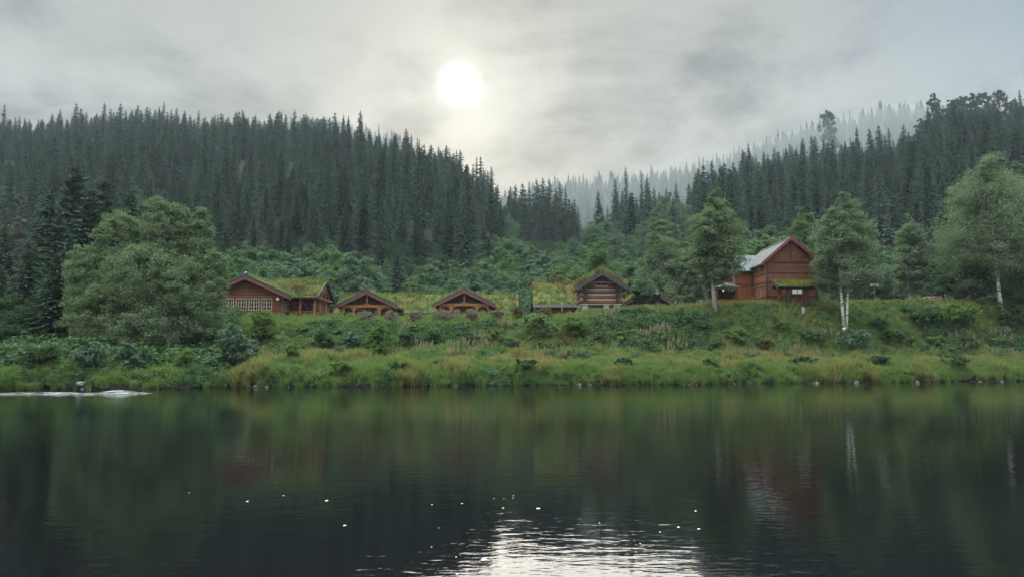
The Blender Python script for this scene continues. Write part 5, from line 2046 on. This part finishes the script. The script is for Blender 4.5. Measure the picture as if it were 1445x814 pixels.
sb('shrub', 812, 478, 54, 36, 'shrub_green', 'wide leafy thicket at the crest below the log storehouse', 409, N_=4200, size=0.12)
sb('shrub', 872, 488, 30, 22, 'shrub_green', 'small leafy shrub on the slope below the right edge of the storehouse', 410)
sb('shrub', 1040, 488, 48, 26, 'shrub_green', 'bright low shrub on the bank beneath the red house', 411, N_=3000, size=0.13)
sb('shrub', 1080, 494, 30, 18, 'russet', 'rusty low shrub on the bank beneath the red house', 412)
sb('shrub', 1200, 492, 74, 28, 'shrub_blue', 'wide blue-green shrub at the foot of the twin-trunked birch', 413, N_=4600, size=0.11)
sb('shrub', 1150, 490, 40, 24, 'shrub_dark', 'dark low shrub left of the wide blue-green one under the twin-trunked birch', 414)
sb('shrub', 1300, 462, 60, 34, 'shrub_dark', 'dark leafy thicket on the bank just below the car', 415, N_=4000, size=0.13)
sb('shrub', 1355, 462, 70, 40, 'shrub_green', 'wide green thicket at the crest left of the large birch', 416, N_=5000, size=0.14)
sb('shrub', 1430, 468, 46, 44, 'shrub_dark', 'dark thicket under the large birch at the right edge', 417, N_=3600, size=0.12)
sb('shrub', 1265, 490, 44, 22, 'shrub_dark', 'low dark shrub on the slope below the dark shed', 418)
sb('shrub', 1320, 494, 34, 20, 'shrub_green', 'small green shrub low on the slope below the car', 419)
sb('shrub', 255, 522, 40, 30, 'shrub_green', 'green waterside shrub under the right half of the huge willow', 420, size=0.09)
sb('shrub', 180, 525, 46, 44, 'shrub_blue', 'blue-green bush under the middle of the huge willow', 421, size=0.09, N_=3200)
sb('shrub', 120, 524, 52, 50, 'shrub_blue', 'grey-green bush on the shore under the left edge of the huge willow', 422, size=0.09, N_=3600)
sb('shrub', 55, 526, 58, 40, 'shrub_dark', 'dark bush on the shore under the grey tree', 423, size=0.09, N_=3600)
sb('shrub', 290, 500, 24, 40, 'shrub_green', 'slender upright shrub between the huge willow and the large blue-green shrub', 424, upright=0.8)
for n_, (x_, y_, w_, h_, mk) in enumerate(((430, 478, 30, 18, 'shrub_green'), (610, 490, 34, 24, 'shrub_dark'), (640, 486, 30, 20, 'shrub_green'), (668, 492, 36, 22, 'shrub_dark'),
                                            (700, 484, 30, 20, 'shrub_green'), (722, 496, 30, 20, 'shrub_dark'), (845, 492, 34, 20, 'shrub_dark'), (905, 470, 36, 20, 'shrub_dark'), (935, 484, 30, 18, 'shrub_green'),
                                            (960, 462, 34, 18, 'shrub_dark'), (990, 470, 30, 20, 'shrub_dark'), (1105, 470, 34, 18, 'shrub_green'), (1235, 470, 40, 22, 'shrub_dark'), (1010, 496, 26, 16, 'shrub_dark'),
                                            (1370, 492, 34, 18, 'shrub_dark'), (1410, 494, 30, 18, 'shrub_green'), (480, 476, 30, 16, 'shrub_green'), (585, 472, 30, 16, 'shrub_green'),
                                            (770, 500, 36, 20, 'shrub_green'), (880, 522, 40, 20, 'shrub_dark'), (740, 524, 40, 18, 'shrub_dark'), (1000, 524, 40, 18, 'shrub_dark'), (1130, 520, 44, 18, 'shrub_dark'),
                                            (1240, 518, 44, 18, 'shrub_dark'), (1350, 520, 40, 18, 'shrub_dark'), (620, 522, 40, 16, 'shrub_dark'), (480, 528, 40, 18, 'shrub_green'), (560, 526, 36, 16, 'shrub_dark'))):
    sb('shrub', x_, y_, w_, h_, mk, 'low leafy shrub merging into the undergrowth of the bank', 440 + n_, group='low shrubs on the bank', N_=1800)
# round spirea bushes along the lawn edge
SPX = ((515, 453, 20, 'spirea', 'round pinkish bush at the lawn edge before the first gabled cabin'),
       (550, 456, 22, 'spirea', 'round pinkish bush at the lawn edge, right of the first gabled cabin'),
       (586, 455, 22, 'spirea', 'round pinkish bush at the lawn edge midway between the two gabled cabins'),
       (628, 454, 34, 'spirea', 'widest of the pinkish bushes, at the left corner of the second gabled cabin'),
       (665, 453, 24, 'spirea', 'round pinkish bush before the middle of the second gabled cabin'),
       (701, 453, 22, 'spirea', 'round pinkish bush at the right corner of the second gabled cabin'),
       (730, 449, 16, 'russet', 'small brown ball-shaped bush at the right end of the long house'),
       (767, 450, 26, 'russet', 'brown bush in front of the low shed'))
for n_, (x_, y_, w_, mk, lb) in enumerate(SPX):
    shrub('spirea_bush', x_, y_ + 2, w_ * 1.25, 21 if w_ < 30 else 22, ybank(x_, y_ + 2), M[mk], lb, 480 + n_, N_=3600, size=0.055, cat='bush')

# ------------------------------------------------------------------ shore stones
rr_ = random.Random(3)


def rock_mesh(seed):
    bmv = []
    r = np.random.default_rng(seed)
    n, m_ = 10, 6
    pts, fs = [], []
    for j in range(1, m_):
        ph = math.pi * j / m_
        for i in range(n):
            a = 2 * math.pi * i / n
            v = np.array([math.sin(ph) * math.cos(a), math.sin(ph) * math.sin(a), math.cos(ph)])
            k = 1 + 0.35 * mnoise.noise(Vector(v * 1.6) + Vector((seed * 3.7, 0, 0))) + 0.12 * mnoise.noise(Vector(v * 4) + Vector((seed, 0, 5)))
            pts.append(tuple(v * k * np.array([1, 0.75, 0.6])))
    pts.append((0, 0, 0.55))
    pts.append((0, 0, -0.55))
    for j in range(m_ - 2):
        for i in range(n):
            fs.append((j * n + i, (j + 1) * n + i, (j + 1) * n + (i + 1) % n, j * n + (i + 1) % n))
    top, bot = len(pts) - 2, len(pts) - 1
    for i in range(n):
        fs.append((top, i, (i + 1) % n))
        fs.append((bot, (m_ - 2) * n + (i + 1) % n, (m_ - 2) * n + i))
    b = MB()
    b.add(pts, fs, 0, False)
    return b.mesh('rock_%d' % seed, [M['rock']])


ROCKS = [rock_mesh(i) for i in range(6)]
PALE = [m.copy() for m in ROCKS]
for m in PALE:
    m.materials[0] = M['stone']


def rock(px_, s, label, group=None, me=None, off=0.0, sunk=0.5):
    Y = 60.0
    for _ in range(6):
        X_ = (px_ - CX) / F * Y
        Y = float(wl(X_)) + off
    X_ = (px_ - CX) / F * Y
    o = link('shore_rock', me or ROCKS[rr_.randrange(6)], None, (X_, Y, max(0.0, gz(X_, Y)) + s * (0.5 - sunk)))
    o.scale = (s * rr_.uniform(0.9, 1.6), s, s * rr_.uniform(0.7, 1.1))
    o.rotation_euler = (rr_.uniform(-.3, .3), rr_.uniform(-.3, .3), rr_.uniform(0, 6.28))
    tag(o, label, 'rock', group)


rock(643, 0.24, 'pale grey stone at the waterline below the gap between the two cabins', None, ROCKS[0])
rock(1150, 0.28, 'pale grey stone at the waterline below the twin-trunked birch, left of its reflection', None, ROCKS[1])
rock(1290, 0.28, 'grey stone at the waterline below the car', None, ROCKS[2])
rock(1204, 0.36, 'flat grey stone at the waterline just right of the twin-trunked birch', None, ROCKS[3])
rock(120, 0.5, 'low grey boulder on the shore behind the white water', None, ROCKS[2], off=0.3)
for n_ in range(64):
    big = n_ % 5 == 0
    px_ = rr_.uniform(330, 1440) if n_ < 54 else rr_.uniform(5, 330)
    rock(px_, rr_.uniform(0.06, 0.14) if not big else rr_.uniform(0.15, 0.26), 'grey stone in the dark line of stones along the waterline', 'stones along the waterline', off=rr_.uniform(-0.15, 0.3),
         me=PALE[n_ % 6] if n_ % 21 == 4 else None)

# ------------------------------------------------------------------ riffle at the left
wa = at(0, 558, 38.5)
pts, fs, mi = [], [], []
m, t, out = mat('white_water')
b_ = N(t, 'ShaderNodeBsdfPrincipled', i_Roughness=0.12, i_IOR=1.333)
c_ = N(t, 'ShaderNodeTexCoord')
mp_ = N(t, 'ShaderNodeMapping')
mp_.inputs['Scale'].default_value = (0.55, 2.2, 1)
t.links.new(c_.outputs['Object'], mp_.inputs[0])
nz_ = N(t, 'ShaderNodeTexNoise', i_Scale=1.5, i_Detail=8.0, i_Roughness=0.72, i_Distortion=0.6)
t.links.new(mp_.outputs[0], nz_.inputs['Vector'])
ff = maprange(t, nz_.outputs[0], 0.51, 0.62, 0, 1)
t.links.new(mixc(t, ff, (0.02, 0.024, 0.028), (0.30, 0.315, 0.325)), b_.inputs['Base Color'])
t.links.new(maprange(t, nz_.outputs[0], 0.46, 0.6, 0.08, 0.7), b_.inputs['Roughness'])
bp_ = N(t, 'ShaderNodeBump', i_Strength=0.8, i_Distance=0.12)
t.links.new(nz_.outputs[0], bp_.inputs['Height'])
t.links.new(bp_.outputs[0], b_.inputs['Normal'])
t.links.new(b_.outputs[0], out.inputs[0])
nx, ny = 110, 40
for j in range(ny + 1):
    for i in range(nx + 1):
        u, v = i / nx, j / ny
        Xp = -38 + 18.3 * u
        hw = 2.3 * (1 - u ** 3.0) + 0.45 + 0.25 * math.sin(u * 21)
        Yp = 39.3 + 1.15 * u + (v - 0.5) * hw * 1.5 + 0.25 * math.sin(Xp * 0.9)
        e = min(1, min(u * 20, (1 - u) * 14, v * 5, (1 - v) * 5))
        n_ = mnoise.noise((Xp * 0.7, Yp * 2.4, 1.5)) * 0.6 + mnoise.noise((Xp * 1.9, Yp * 4.4, 3.5)) * 0.4
        z = 0.004 + e * (0.015 + 0.085 * max(0, n_ + 0.15))
        dd = ((Xp + 21.2) / 1.0) ** 2 + ((Yp - 40.4) / 0.55) ** 2
        z += 0.13 * math.exp(-dd) * e
        pts.append((Xp, Yp, z if e > 0 else -0.03))
for j in range(ny):
    for i in range(nx):
        a = j * (nx + 1) + i
        fs.append((a, a + 1, a + nx + 2, a + nx + 1))
tag(link('white_water', np_mesh('white_water', pts, fs, [m], smooth=True)), 'streak of white broken water over shallow stones at the left shore', 'rapids', kind='stuff')

# flecks of foam drifting on the dark water
FLK = [(609.7, 711.7, 4), (652, 710, 4), (697, 703, 2.5), (711, 703.4, 2.5), (724.6, 699, 3), (710, 716.5, 4), (759.5, 717, 8), (619, 744.6, 2.5), (701, 746.6, 2.5), (846, 737.6, 3), (981.6, 720.7, 4), (957.4, 743.5, 5.5),
       (986, 746, 6), (931.5, 750.4, 3.5), (903.5, 766.7, 3), (756.7, 769, 3), (683, 789, 12), (645, 809.6, 6), (609, 771.5, 3), (643.6, 785.7, 3), (267, 694.7, 3), (349, 707, 4.5), (400, 699, 4), (461, 706, 6), (486.5, 741, 6), (724, 702.5, 2.5)]
r_ = np.random.default_rng(8)
pr, fs = [(0, 0, 0.22)], []
n_ = 12
for k in range(n_):
    a = 2 * math.pi * k / n_
    pr.append((math.cos(a) * (0.62 + 0.12 * math.sin(3 * a)), math.sin(a) * 0.6, 0.17))
for k in range(n_):
    a = 2 * math.pi * k / n_
    pr.append((math.cos(a) * (1 + 0.16 * math.sin(2 * a + 1)), math.sin(a) * (1 + 0.2 * math.cos(3 * a)), -0.15))
for k in range(n_):
    fs.append((0, 1 + k, 1 + (k + 1) % n_))
    fs.append((1 + k, 1 + n_ + k, 1 + n_ + (k + 1) % n_, 1 + (k + 1) % n_))
bm_ = MB()
bm_.add(pr, fs, 0, True)
fme = bm_.mesh('foam_fleck', [M['foam']])
for x_, y_, w_ in FLK:
    d_ = ray(x_, y_)
    s_ = -CAMZ / d_.z
    q = Vector((0, 0, CAMZ)) + d_ * s_
    o = link('foam_fleck', fme, None, (q.x, q.y, 0.004))
    hw = w_ * 0.31 / F * q.y
    o.scale = (hw, hw * r_.uniform(1.2, 2.2), hw * 0.5)
    o.rotation_euler = (0, 0, r_.uniform(-0.25, 0.25))
    tag(o, 'small white fleck of foam drifting on the dark water', 'foam', 'foam flecks on the river')
